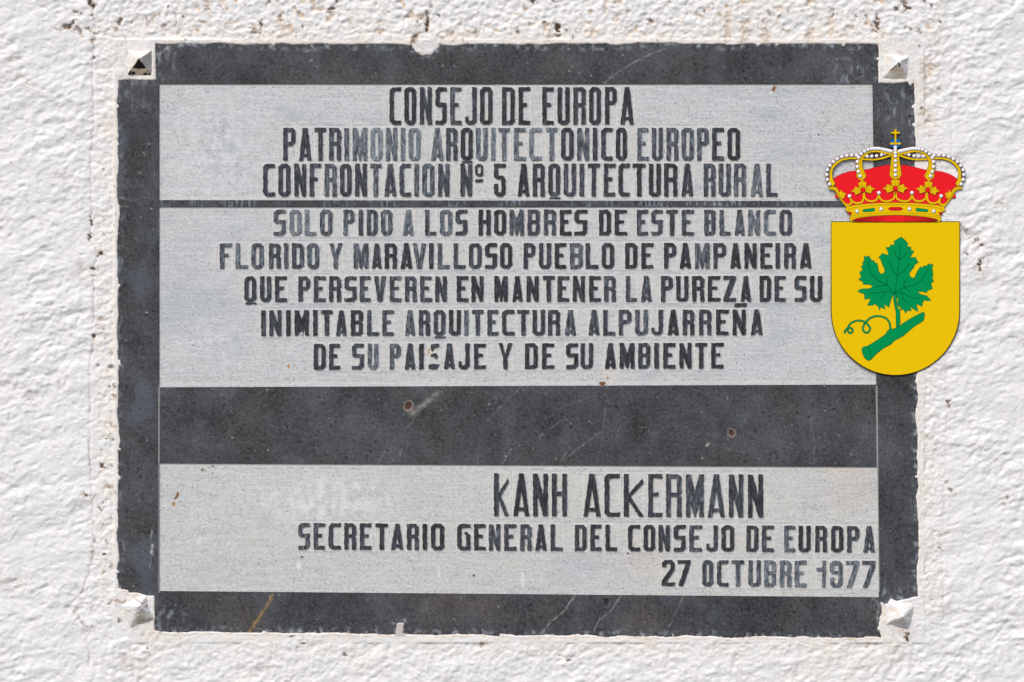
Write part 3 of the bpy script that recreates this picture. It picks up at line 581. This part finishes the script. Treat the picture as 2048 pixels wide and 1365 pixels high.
    # knocks and rust
    def spot(px, py, rx, ry, an, col, a=1.0, dep=1.0):
        q = np.nonzero((np.abs(x-px) < 34) & (np.abs(y-py) < 34))[0]
        if not len(q): return
        dx, dy = x[q]-px, y[q]-py; ca, sa = math.cos(an), math.sin(an)
        t = np.hypot((dx*ca+dy*sa)/rx, (-dx*sa+dy*ca)/ry) + .25*N(x[q], y[q], 5, 401)
        c[q] = lerp3(c[q], col, ss(1.15, .75, t)*a); h[q] -= ss(1.2, .5, t)*dep
    spot(1548, 178, 3.4, 6.5, .35, (.24, .085, .02)); spot(1542, 186, 2.5, 3, 0, (.8, .75, .68), .8, 0)
    spot(354, 992, 2.8, 9, .5, (.17, .075, .02)); spot(347, 1009, 3.6, 3.2, 0, (.38, .22, .06)); spot(577, 733, 2.4, 4.5, 0, (.5, .25, .05), 1, .5)
    spot(1222, 750, 17, 15, .3, (.66, .61, .53), .6, 0); spot(1205, 768, 7, 4.5, 0, (.20, .09, .03)); spot(1216, 757, 2, 2.2, 0, (.1, .06, .03)); spot(1228, 736, 3, 3, 0, (.8, .75, .66), .8, 0)
    spot(862, 700, 9, 13, 0, (.72, .68, .60), .9, .5); spot(858, 705, 3, 8, 0, (.40, .28, .14), .7, 1)
    spot(1637, 270, 2, 2, 0, (.05, .05, .05)); spot(948, 1152, 2.5, 2.5, 0, (.08, .05, .03)); spot(1256, 1108, 3, 2.5, 0, (.06, .06, .06)); spot(405, 940, 3, 3, 0, (.2, .18, .14)); spot(426, 933, 3, 2.5, 0, (.15, .14, .13))
    spot(597, 1132, 5, 8, 0, (.82, .82, .82), .6, 0); spot(1045, 1160, 4, 16, 0, (.80, .80, .79), .5, 0); spot(878, 1145, 3, 14, 0, (.78, .78, .77), .5, 0); spot(398, 1082, 5, 9, .5, (.78, .78, .77), .5, 0)
    spot(604, 1115, 3, 2.5, 0, (.12, .11, .1)); spot(325, 738, 2, 2, 0, (.5, .4, .3), .7, 0); spot(328, 298, 3, 4, 0, (.55, .42, .30), .6, 0)
    for pts, a in (([(1204,172),(1160,208),(1122,240)], .35), ([(1155,1165),(1175,1140)], .35), ([(1627,655),(1626,680)], .5)):
        c[:] = lerp3(c, (.74, .70, .64), ss(1.6, .3, segdist(x, y, pts))*a)
    return np.clip(c, .02, .9), h

def quad_grid(q, step):
    (x0, y0), (x1, y1), (x2, y2), (x3, y3) = q     # tl, tr, br, bl
    nx = max(2, int(round(max(x1-x0, x2-x3)/step))+1); ny = max(2, int(round(max(y3-y0, y2-y1)/step))+1)
    u, v = np.meshgrid(np.linspace(0, 1, nx), np.linspace(0, 1, ny)); u = u.ravel(); v = v.ravel()
    x = (x0*(1-u)+x1*u)*(1-v) + (x3*(1-u)+x2*u)*v; y = (y0*(1-u)+y1*u)*(1-v) + (y3*(1-u)+y2*u)*v
    return x, y, nx, ny
def relief(name, quads, field, level, mat, parent, skirt=0.004, step=2.0, post=None):
    CO = []; FA = []; CL = []; b = 0
    for q in quads:
        x, y, nx, ny = quad_grid(q, step)
        c, h = field(x, y)
        if post: c = post(x, y, c)
        idx = np.arange(nx*ny).reshape(ny, nx)
        edge = np.zeros((ny, nx), bool); edge[0] = edge[-1] = True; edge[:, 0] = edge[:, -1] = True
        h = np.where(edge.ravel(), 0, h)
        co = np.stack([(x-1024)*S, -(level + h*S*.5), (682.5-y)*S], 1)
        f = np.stack([idx[:-1, :-1].ravel(), idx[1:, :-1].ravel(), idx[1:, 1:].ravel(), idx[:-1, 1:].ravel()], 1)
        CO.append(co); CL.append(c); FA.append(f+b)
        if skirt:
            per = np.concatenate([idx[0, :-1], idx[:-1, -1], idx[-1, :0:-1], idx[:0:-1, 0]])
            top = co[per].copy(); bot = top.copy(); bot[:, 1] = -(level-skirt)
            m = len(per); o = b + nx*ny; j = np.roll(np.arange(m), -1)
            CO.append(top); CO.append(bot); CL.append(c[per]); CL.append(c[per])
            FA.append(np.stack([o+j, o+m+j, o+m+np.arange(m), o+np.arange(m)], 1)); b = o + 2*m
        else: b += nx*ny
    return raw_mesh(name, np.concatenate(CO), np.concatenate(FA), [mat], np.concatenate(CL), smooth=False, parent=parent)

XR = lambda y: 1745 + (y-168)*(13.0/1027)
relief('border', [[(304, 80), (1767, 80), (1767, 168), (304, 168)],
                  [(230, 154), (304, 154), (304, 1195), (230, 1195)],
                  [(304, 168), (318, 168), (318, 1182.5), (304, 1182.5)],
                  [(XR(168), 168), (1767, 168), (1767, 1195), (XR(1195), 1195)],
                  [(1767, 160), (1839, 160), (1845, 1212), (1767, 1212)],
                  [(304, 1182.5), (1767, 1195), (1767, 1284), (304, 1272)]], stone_field, 0.0, M_STONE, plaque, skirt=.006)
relief('middle_band', [[(318, 775), (XR(770), 769.5), (XR(934), 934), (318, 926.5)]], stone_field, 0.0, M_STONE, plaque, skirt=.003)
relief('dividing_rule', [[(318, 400.5), (XR(402), 402.5), (XR(414), 413.5), (318, 414)]], stone_field, 0.0, M_STONE, plaque, skirt=.003, post=strip_streaks)
PAN = []
for nm, lab, q in (('inscription_panel', 'pale cut-back field of the heading above the thin dark rule', [(318, 168), (XR(168), 168), (XR(402), 402.5), (318, 400.5)]),
              ('inscription_panel', 'pale cut-back field with five lines of text below the thin dark rule', [(318, 414), (XR(414), 413.5), (XR(770), 769.5), (318, 775)]),
              ('inscription_panel', 'pale cut-back field at the bottom with the name and the date', [(318, 926.5), (XR(934), 934), (XR(1195), 1195), (318, 1182.5)])):
    o = relief(nm, [q], cut_field, CUT_H, M_CUT, plaque, skirt=None, step=1.8); o['label'] = lab; PAN.append(o)
Vb, Fb = prism([([(316, 166), (1762, 166), (1762, 1197), (316, 1197)], [])], -0.012, -0.0026)
raw_mesh('backing_slab', Vb, Fb, [M_STONE], np.full((len(Vb), 3), .07), parent=plaque)

for (ch, x0, x1, ya, yb, wear, r) in LET:
    g = glyph(ch, x1-x0, yb-ya)
    polys = []
    for outer, holes in g:
        polys.append(([(x0+px, ya+py) for px, py in rough_poly(outer)], [[(x0+px, ya+py) for px, py in rough_poly(hh, .3)] for hh in holes]))
    if r == 7 and ch == 'S' and 850 < x0 < 860:          # the broken S
        polys = [(rough_poly([(862, 689), (878, 687), (878, 694), (868, 696), (865, 703), (861, 699)], .6, 5), []), (rough_poly([(862, 708), (872, 707), (876, 713), (871, 719), (868, 713), (861, 713)], .6, 5), []), (rough_poly([(857, 731), (862, 728), (879, 729), (873, 738), (857, 738)], .6, 4), [])]
    V, F = prism(polys, CUT_H-.0008, 0.0)
    par = PAN[0] if r < 3 else (PAN[1] if r < 8 else PAN[2])
    cols = np.zeros((len(V), 3)); cols[:, 0] = wear
    raw_mesh('digit' if ch in '12579' else 'letter', V, F, [M_LETTER], cols, parent=par)

# ------------------------------------------------------------------ four pyramid-headed studs at the notched corners
def stud(cx, cy, half, ax_, ay_, hgt, lab, seed, paint, rot=0.0, soft=.03):
    e = empty('pyramid_stud', cx, cy, 0.0)
    tag(e, lab, 'stud', 'pyramid studs at the plaque corners')
    n = 30; u, v = np.meshgrid(np.linspace(-1, 1, n*2+1), np.linspace(-1, 1, n*2+1)); u = u.ravel(); v = v.ravel()
    lx = u*half; ly = v*half                                   # in the stud's own, slightly turned, frame
    ca, sa = math.cos(rot), math.sin(rot)
    x = cx + lx*ca - ly*sa; y = cy + lx*sa + ly*ca
    x = x + 1.6*N(x, y, 22, seed+5)*(np.abs(u)+np.abs(v)); y = y + 1.6*N(x, y, 22, seed+6)*(np.abs(u)+np.abs(v))
    ox = (ax_-cx)*ca + (ay_-cy)*sa; oy = -(ax_-cx)*sa + (ay_-cy)*ca
    fx = np.where(lx < ox, (lx+half)/(ox+half), (half-lx)/(half-ox))
    fy = np.where(ly < oy, (ly+half)/(oy+half), (half-ly)/(half-oy))
    wob = .05*N(x, y, 9, seed+7)
    face = np.where(fx < fy + wob, np.where(lx < ox, 0, 1), np.where(ly < oy, 2, 3))    # left, right, top, bottom
    d = np.abs(fx-fy); f = np.minimum(fx, fy) - soft*np.exp(-(d/max(soft*1.6, 1e-3))**1.0)
    f = np.clip(f, 0, .93)
    h = -2.5 + f*hgt + 1.3*N(x, y, 15, seed)*(soft*8+.3) + .7*N(x, y, 6, seed+1)*(soft*8+.3)
    c = np.tile(np.array([[.75, .745, .73]]), (len(x), 1)); c *= (1+.06*N(x, y, 12, seed+2))[:, None]
    c = lerp3(c, (.70, .61, .50), ss(-.15, .5, N(x, y, 14, seed+8))*.6); c = lerp3(c, (.42, .36, .31), ss(.25, .6, fbm(x, y, 9, seed+9, 3))*.6)
    c = paint(x, y, face, f, c)
    m = n*2+1; idx = np.arange(m*m).reshape(m, m)
    F = np.stack([idx[:-1, :-1].ravel(), idx[1:, :-1].ravel(), idx[1:, 1:].ravel(), idx[:-1, 1:].ravel()], 1)
    co = np.stack([(x-1024)*S, -h*S, (682.5-y)*S], 1)
    raw_mesh('stud_head', co, F, [M_STUD], np.clip(c, .01, .9), parent=e, smooth=True)
    k = half*.8
    V, Fb = prism([([(cx-k, cy-k), (cx+k, cy-k), (cx+k, cy+k), (cx-k, cy+k)], [])], -.010, -.0015)
    raw_mesh('stud_base', V, Fb, [M_STUD], np.full((len(V), 3), .5), parent=e)
def paint_a(x, y, face, f, c):
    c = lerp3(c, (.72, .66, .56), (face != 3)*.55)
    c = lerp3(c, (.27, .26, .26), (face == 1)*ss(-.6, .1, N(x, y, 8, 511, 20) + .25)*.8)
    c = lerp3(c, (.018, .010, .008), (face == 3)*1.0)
    j = .18*N(x, y, 7, 512)
    pl = (face == 3)*np.maximum(ss(1.08, .95, np.maximum(np.abs(x-280)/17.0, np.abs(y-146)/7.5) + j), ss(150, 152.5, y + 12*j))
    for hx, hy, ha, hb in ((267, 147, 4.5, 3.2), (291, 149, 4.8, 2.6), (288, 153, 1.8, 1.2)): pl = pl*(1-ss(1.15, .85, np.hypot((x-hx)/ha, (y-hy)/hb)+j))
    return lerp3(c, (.56, .46, .34), pl)
def paint_b(x, y, face, f, c):
    c = lerp3(c, (.60, .48, .36), (face == 3)*np.clip(.55+.6*N(x, y, 18, 521), 0, 1))  # shade of the downward face put into its colour as brown
    ed = (face == 3)*ss(.10, .02, np.abs(f-(1-(y-118)/45.0*0-f)))*0
    d = segdist(x, y, [(1760,158),(1785,138),(1794,128),(1797,134)])
    return lerp3(c, (.03, .015, .01), ss(2.6, .8, d+.9*N(x, y, 6, 522))*np.where(face == 3, 1, .2))
def paint_c(x, y, face, f, c):
    c = lerp3(c, (.50, .43, .35), (face == 3)*np.clip(.5+.8*N(x, y, 16, 531), 0, 1)*.8)  # lower face coloured darker brown to stand in for its shade
    d = np.minimum(segdist(x, y, [(310,1205),(311,1218)]), segdist(x, y, [(237,1239),(243,1237)]))
    c = lerp3(c, (.05, .025, .01), ss(3.6, 1.4, d+N(x, y, 6, 532)))
    d = segdist(x, y, [(267,1196),(277,1201),(288,1207)]); c = lerp3(c, (.18, .20, .28), ss(1.6, .4, d)*.8)
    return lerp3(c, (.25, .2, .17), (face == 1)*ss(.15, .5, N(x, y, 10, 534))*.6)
def paint_d(x, y, face, f, c):
    return lerp3(c, (.46, .41, .36), (face == 3)*np.clip(.6+.6*N(x, y, 14, 541), 0, 1)*.7)  # underside shade painted into the lower face, grey-brown
stud(279.5, 128.5, 30, 279.5, 119, 19, 'upper left stud, its lower face bare and dark with patches of plaster', 510, paint_a, 0, .015)
stud(1789.5, 136, 29, 1798, 124, 19, 'upper right white stud with a thin dark seam on its lower face', 520, paint_b, R(3), .02)
stud(274, 1226, 31, 282, 1211, 22, 'lower left white stud smeared with plaster and rusty at its right tip', 530, paint_c, R(-20), .05)
stud(1799, 1229, 30, 1803, 1232, 20, 'lower right white stud with a brown hole just under it', 540, paint_d, R(13), .04)

# ------------------------------------------------------------------ coat of arms: a flat graphic overlay, built as layered enamel-coloured plates in front of the plaque's right edge
EH = 0.0009                       # back plane of the emblem, clear of the plaster
coat = empty('coat_of_arms', 1790, 748, EH)
tag(coat, 'yellow heraldic shield with green vine leaf under a red and gold crown', 'coat of arms')
crown = empty('crown', 0, 0, 0, coat); crown.location = (0, 0, 0)
LAY = 0.00008
def emb(pts, h):                 # keep apparent place although the plate stands a few millimetres proud
    return pts
def crz(pts): return [(1640+x/6.827, 250+y/6.827) for x, y in pts]
def shz(pts): return [(1650+x/4.136, 430+y/4.136) for x, y in pts]
def mir(pts): return [(2051-x, y) for x, y in pts][::-1]
def smooth(pts, n=5, closed=False):
    P = [Vector(p) for p in pts]; out = []; m = len(P)
    for i in range(m if closed else m-1):
        a = P[(i-1) % m] if closed or i > 0 else P[i]*2-P[i+1]; b = P[i]; c = P[(i+1) % m]
        d = P[(i+2) % m] if closed or i+2 < m else c*2-b
        for k in range(n):
            t = k/n; out.append(tuple(.5*((2*b)+(c-a)*t+(2*a-5*b+4*c-d)*t*t+(3*b-a-3*c+d)*t**3)))
    if not closed: out.append(tuple(P[-1]))
    return out
def ribbon(pts, wd, closed=False, h0=0, h1=0, ramp=0.0, wd1=None):
    n = len(pts); V = []; F = []
    for i, (x, y) in enumerate(pts):
        a = pts[(i-1) % n] if closed or i > 0 else pts[i]; b = pts[(i+1) % n] if closed or i < n-1 else pts[i]
        dx, dy = b[0]-a[0], b[1]-a[1]; L = math.hypot(dx, dy) or 1; nx, ny = -dy/L, dx/L
        ww = (wd if wd1 is None else wd+(wd1-wd)*i/(n-1))/2; hh = h1+ramp*i/n
        V += [P3(x+nx*ww, y+ny*ww, hh), P3(x-nx*ww, y-ny*ww, hh), P3(x+nx*ww, y+ny*ww, h0), P3(x-nx*ww, y-ny*ww, h0)]
    for i in range(n if closed else n-1):
        a = 4*i; b = 4*((i+1) % n)
        F += [(a, a+1, b+1, b), (a, b, b+2, a+2), (a+1, a+3, b+3, b+1)]
    return V, F
def layer(k): return EH + 0.0003 + k*LAY
def plate(name, outer, k, mat, parent, line=M_BLACK, lw=.9, holes=(), extra=(), back=None):
    """flat enamelled plate with a raised outline; extra: more inlaid lines [(pts, width)]"""
    h1 = layer(k); h0 = back if back is not None else layer(k-1.5)
    parts = [(prism([(outer, list(holes))], h0, h1), 0)]
    if lw: 
        parts.append((ribbon(outer, lw, True, h1-LAY*.3, h1+LAY*.35), 1))
        for hh in holes: parts.append((ribbon(list(hh), lw, True, h1-LAY*.3, h1+LAY*.35), 1))
    for j, (pts, wd) in enumerate(extra): parts.append((ribbon(pts, wd, False, h1-LAY*.3, h1+LAY*(.38+.02*j)), 1))
    V, F, MI = merge(parts)
    return raw_mesh(name, V, F, [mat, line], mat_idx=MI, parent=parent)
def circle(cx, cy, r, n=20): return [(cx+r*math.cos(2*math.pi*i/n), cy+r*math.sin(2*math.pi*i/n)) for i in range(n)]

# shield
sh_out = [(50, 58), (1112, 58)] + [(581+531*math.cos(a), 798+530*math.sin(a)) for a in np.linspace(0, math.pi, 49)]
shield = plate('shield', shz(sh_out), 0, M_GOLD, coat, M_BLACK, 1.7, back=EH-.0004)
leaf = [(630,183),(662,213),(685,237),(678,262),(712,268),(710,297),(737,297),(703,352),(752,353),(755,373),(773,395),(745,408),(730,440),(697,480),(700,505),(715,522),(735,522),(748,500),(760,470),(788,430),(805,440),(808,425),(832,425),(860,402),(865,412),(893,410),(885,440),(888,470),(893,500),(885,520),(897,550),(875,570),(888,612),(845,628),(840,645),(800,635),(765,640),(790,658),(840,670),(878,710),(845,712),(825,705),(805,725),(803,760),(755,740),(770,803),(745,790),(710,765),(712,798),(685,790),(665,815),(650,785),(628,785),(613,795),(632,760),(610,768),(600,740),(602,700),(590,672),(577,655),(560,665),(545,700),(527,767),(490,742),(497,782),(460,765),(450,790),(435,755),(402,733),(405,748),(348,752),(375,695),(325,700),(325,655),(300,650),(265,632),(300,612),(355,612),(385,602),(388,585),(350,575),(315,578),(310,553),(275,537),(298,515),(283,472),(310,460),(298,425),(318,410),(305,397),(322,385),(323,340),(345,348),(360,338),(385,378),(405,378),(408,395),(428,400),(438,430),(443,470),(460,490),(480,485),(492,470),(490,450),(472,410),(462,378),(443,352),(473,320),(520,335),(520,310),(502,270),(535,268),(537,250),(572,250),(568,220)]
vn = [[(577,650),(598,500),(613,375),(625,245)],[(598,500),(555,450),(532,385)],[(598,500),(650,465),(697,405)],[(613,375),(585,335),(572,290)],[(613,375),(645,350),(675,305)],
 [(577,650),(510,583),(430,540),(375,470),(352,380)],[(510,583),(515,550),(510,510)],[(510,583),(460,588),(415,597)],[(577,650),(652,600),(750,575),(820,510),(853,440)],[(652,600),(652,570),(665,535)],
 [(652,600),(680,622),(708,635)],[(577,650),(510,630),(440,645),(368,647)],[(488,635),(478,672),(455,703)],[(577,650),(640,648),(700,680),(780,697)],[(625,650),(645,700),(685,732)]]
plate('vine_leaf', shz(leaf), 1, M_GREEN, shield, M_DGREEN, .9, extra=[(shz(smooth(v, 4)), 1.1) for v in vn])
plate('leaf_stalk', shz(smooth([(567,660),(586,655),(593,720),(600,770),(617,800),(618,895),(600,925),(588,930),(585,860),(583,800),(565,715)], 3, True)), 2.6, M_GREEN, shield, M_DGREEN, .8)
plate('vine_branch', shz(smooth([(303,1115),(320,1090),(345,1088),(440,1030),(500,985),(520,955),(545,945),(585,935),(700,862),(795,812),(818,810),(821,840),(808,878),(745,918),(700,955),(640,1005),(570,1043),(545,1070),(490,1100),(430,1145),(405,1170),(372,1203),(345,1200),(318,1170)], 4, True)), 1.2, M_GREEN, shield, M_DGREEN, .9,
      extra=[(shz(smooth([(322,1091),(350,1096),(372,1130),(376,1170),(368,1200)], 5)), .8)])
td = shz(smooth([(540,955),(532,895),(500,855),(440,838),(380,850),(335,890),(312,935),(325,970),(355,972),(372,940),(352,908),(325,885),(270,875),(215,895),(188,935),(190,965),(210,978),(228,960),(215,938),(185,940),(165,960),(160,982)], 6))
V1 = ribbon(td, 4.2, False, layer(-.5), layer(1.4), LAY*1.0); V2 = ribbon(td, 2.6, False, layer(0), layer(1.6), LAY*1.0)
V, F, MI = merge([(V1, 1), (V2, 0)]); raw_mesh('tendril', V, F, [M_GREEN, M_DGREEN], mat_idx=MI, parent=shield)

# crown
def cp(name, pts, k, mat=M_GOLD, line=M_GOLDL, lw=.6, extra=(), **kw): return plate(name, crz(pts), k, mat, crown, line, lw, extra=[(crz(p), w_) for p, w_ in extra], **kw)
BK = EH - .0004
half = [(180,740),(235,700),(300,668),(400,638),(500,627),(640,610),(760,580),(880,553),(1025,545)]
top = half + mir(half)[1:]
low = [(1880,740),(1860,800),(1840,880),(1800,960),(1745,1040),(1680,1112),(1350,1080),(1025,1070),(700,1080),(370,1112),(305,1040),(250,960),(215,880),(195,800)]
cp('crown_cap', top + low[1:], 1, M_RED, M_BLACK, .6, back=BK)
for mm in (lambda p: p, mir):
    cp('crown_arch', mm([(205,805),(170,845),(118,800),(128,740),(128,650),(150,580),(205,512),(290,462),(400,444),(500,444),(620,462),(740,466),(860,440),(975,400),(975,430),(860,470),(740,490),(620,486),(490,472),(400,470),(300,492),(230,535),(178,600),(162,665),(170,740)]), 2, lw=.9, back=BK)
    cp('crown_arch', mm([(490,540),(500,460),(550,448),(600,392),(680,346),(760,336),(860,348),(985,384),(985,418),(850,388),(760,374),(690,380),(640,405),(592,450),(572,500),(576,560),(600,640),(632,700),(595,748),(555,762),(500,722),(490,620)]), 3.4, lw=.9,
       extra=[(mm([(612,700),(575,640),(552,560),(548,500),(570,445),(625,392),(700,360)]), .6)], back=BK)
cp('crown_arch', [(988,345),(1066,345),(1082,480),(1110,690),(1070,742),(985,742),(945,690),(968,480)], 4.6, lw=.9, extra=[([(1002,400),(985,560),(968,690),(1000,735)], .6), ([(1050,400),(1067,560),(1086,690),(1054,735)], .6)], back=BK)
def pearl(x, y, k, r=25):
    X, Y = crz([(x, y)])[0]; rr = r/6.827
    parts = [(prism([(circle(X, Y, rr+.5), [])], BK if k < 6 else layer(k-2), layer(k)), 1)]
    V = [P3(X, Y, layer(k)+.0006)]; F = []
    n = 16
    for j, (q, hh) in enumerate(((.55, .00048), (1.0, .0001))):
        V += [P3(px, py, layer(k)+hh) for px, py in circle(X, Y, rr*q*.93, n)]
    for i in range(n):
        j = (i+1) % n; F += [(0, 1+j, 1+i), (1+i, 1+j, 1+n+j, 1+n+i)]
    parts.append(((V, F), 0)); V, F, MI = merge(parts)
    o = raw_mesh('pearl', V, F, [M_PEARL, M_MAROON], mat_idx=MI, smooth=True, parent=crown)
out_p = [(128,812),(100,750),(90,685),(100,618),(133,560),(178,507),(233,468),(296,438),(363,423),(430,417),(498,419)]
beh_p = [(640,432),(705,432),(770,427),(840,412),(885,408)]
mid_p = [(545,702),(520,642),(505,575),(505,508),(525,448),(560,400),(605,365),(652,342),(698,330),(738,325),(775,325),(810,328),(845,335),(880,342),(910,350),(940,356),(965,362)]
for i, (x, y) in enumerate(out_p):
    for X in (x, 2051-x): pearl(X, y, 2.6+.11*i, 25)
for i, (x, y) in enumerate(beh_p):
    for X in (x, 2051-x): pearl(X, y, 1.0+.11*i, 24 if i < 4 else 12)
for i, (x, y) in enumerate(mid_p[::-1]):
    for X in (x, 2051-x): pearl(X, y, 4.2+.11*i, 25)
for i, y in enumerate((310,345,385,432,496,560,626,688)): pearl(1025, y, 6.2+.13*i, 25)
# base ring
bl = [(345,1155),(362,1128),(440,1100),(600,1082),(800,1068),(1025,1063)]
ll = [(345,1170),(385,1190),(415,1240),(402,1275),(402,1305),(440,1330)]
ring_o = bl + mir(bl)[1:] + mir(ll) + ll[::-1]
ring_o = bl + mir(bl)[1:] + [(2051-x, y) for x, y in ll] + ll[::-1]
inner = smooth([(438,1300),(520,1275),(650,1256),(830,1243),(1025,1238),(1221,1243),(1400,1256),(1530,1275),(1612,1300)], 3) + [(1560,1328),(490,1328)]
cp('crown_ring', ring_o, 4, back=BK, lw=.9, extra=[(smooth([(388,1182),(392,1155),(500,1126),(750,1102),(1025,1093),(1301,1102),(1551,1126),(1659,1155),(1663,1182)], 4), .7),
   (smooth([(418,1250),(520,1228),(750,1210),(1025,1203),(1301,1210),(1531,1228),(1633,1250)], 4), .7), (smooth([(402,1290),(470,1262),(700,1240),(1025,1230),(1351,1240),(1581,1262),(1649,1290)], 4), .6)])
cp('ring_lining', inner, 5.2, M_RED, M_BLACK, .8)
bars = []
xq = 445.0
while xq < 1606:
    e = abs(xq-1025)/585; wdt = 3 + 15*max(0, e-.2)**1.2; top_y = 1238 + 62*abs((xq-1025)/590)**2.2
    if e > .2 and top_y < 1320: bars.append(([(xq-wdt/2, top_y+2), (xq+wdt/2, top_y+2), (xq+wdt/2, 1326), (xq-wdt/2, 1326)], []))
    xq += 19.5
V, F = prism([(crz(o_), []) for o_, _ in bars], layer(5.1), layer(5.45)); raw_mesh('lining_stripes', V, F, [M_BLACK], parent=crown)
# gems on the ring
def gem(pts, mat, line=M_MAROON, extra=(), k=5.2): cp('gem', pts, k, mat, line, .7, extra=extra)
gp = [(580,1170),(592,1155),(730,1138),(748,1148),(746,1168),(732,1182),(592,1192),(578,1184)]
gem(gp, M_GREEN, M_DGREEN); gem(mir(gp), M_GREEN, M_DGREEN)
gem([(925,1149),(955,1126),(1100,1126),(1130,1149),(1100,1172),(955,1172)], M_RED, M_MAROON, [([(935,1149),(1120,1149)], 1.0)])
gs = [(380,1216),(404,1190),(436,1200),(412,1238)]; gem(gs, M_DRED); gem(mir(gs), M_DRED)
for x, y in ((503,1182),(833,1152)): pearl(x, y, 5.4, 26); pearl(2051-x, y, 5.4, 26)
# scalloped tracery
sc_l = [[(270,985),(300,1040),(345,1085),(395,1092),(425,1062),(414,1005)], [(414,1008),(440,1050),(505,1072),(562,1058),(590,1010),(594,925)],
        [(597,925),(610,1000),(655,1036),(712,1045),(768,1025),(798,965)], [(800,965),(822,1015),(880,1045),(955,1036),(1008,1000),(1024,915)]]
for i, p in enumerate(sc_l):
    for q in (p, mir(p)):
        P = crz(smooth(q, 5)); A = ribbon(P, 4.4, False, layer(1), layer(3+.12*i)); B = ribbon(P, 3.2, False, layer(1), layer(3.2+.12*i))
        V, F, MI = merge([(A, 1), (B, 0)]); raw_mesh('tracery', V, F, [M_GOLD, M_GOLDL], mat_idx=MI, parent=crown)
side_b = [(215,930),(250,960),(262,985),(300,1040),(350,1090),(410,1112),(362,1130),(300,1060),(245,985)]
cp('tracery', side_b, 3.6, back=BK); cp('tracery', mir(side_b), 3.6, back=BK)
for x, y in ((400,975),(800,930)): pearl(x, y, 4.6, 26); pearl(2051-x, y, 4.6, 26)
# leaves
def xf(pts, cx, cy, rot, s=1.0): 
    c_, s_ = math.cos(rot)*s, math.sin(rot)*s
    return [(cx+(x-1025)*c_-(y-870)*s_, cy+(x-1025)*s_+(y-870)*c_) for x, y in pts]
l_left = [(1003,848),(962,825),(910,812),(906,845),(853,870),(903,897),(915,932),(968,915),(1003,892)]
l_up = [(1003,848),(975,822),(966,757),(1000,760),(1025,700),(1050,760),(1086,757),(1076,822),(1048,848)]
l_right = mir(l_left)
def fleuron(cx, cy, rot, s=1.0, kinds=(0, 1, 2)):
    for j, (lf, ln) in enumerate(((l_left, [[(1000,870),(880,870)], [(985,862),(930,835)], [(985,880),(930,905)]]), (l_right, [[(1051,870),(1171,870)], [(1066,862),(1121,835)], [(1066,880),(1121,905)]]), (l_up, [[(1025,850),(1025,730)], [(1012,835),(992,785)], [(1040,835),(1058,785)]]))):
        if j in kinds: cp('crown_leaf', xf(lf, cx, cy, rot, s), 8.0+.4*j, lw=.8, extra=[(xf(q, cx, cy, rot, s), .6) for q in ln])
    cp('gem', [(cx+33*math.cos(a), cy+33*math.sin(a)) for a in np.linspace(0, 2*math.pi, 19)[:-1]], 9.6, M_RED, M_MAROON, .7)
fleuron(1025, 870, 0); fleuron(583, 890, R(-6), .95); fleuron(2051-583, 890, R(6), .95)
sf = [(106,872),(135,848),(180,845),(225,862),(250,895),(258,925),(270,915),(292,888),(303,925),(350,935),(335,975),(322,1008),(282,1000),(262,988),(235,945),(200,900),(150,882)]
rb = [(228+27*math.cos(a), 975+27*math.sin(a)) for a in np.linspace(0, 2*math.pi, 17)[:-1]]
for mm in (lambda p: p, mir):
    cp('gem', mm(rb), 2.8, M_RED, M_MAROON, .6, back=BK)
    cp('crown_leaf', mm(sf), 4.4, lw=.9, extra=[(mm([(150,862),(215,885),(250,935),(262,975)]), .6), (mm([(275,985),(325,950)]), .6)], back=BK)
# orb and cross
cp('orb', [(1027+77*math.cos(a), 255+70*math.sin(a)) for a in np.linspace(0, 2*math.pi, 33)[:-1]], 5.0, M_BLUE, M_BLACK, .7, back=BK)
cp('orb_band', [(950,244),(1103,244),(1100,272),(953,272)], 6.0, lw=.7)
cp('cross', [(1014,62),(1040,62),(1040,97),(1085,97),(1085,124),(1040,124),(1040,246),(1014,246),(1014,124),(970,124),(970,97),(1014,97)], 5.9, lw=.8, back=BK)
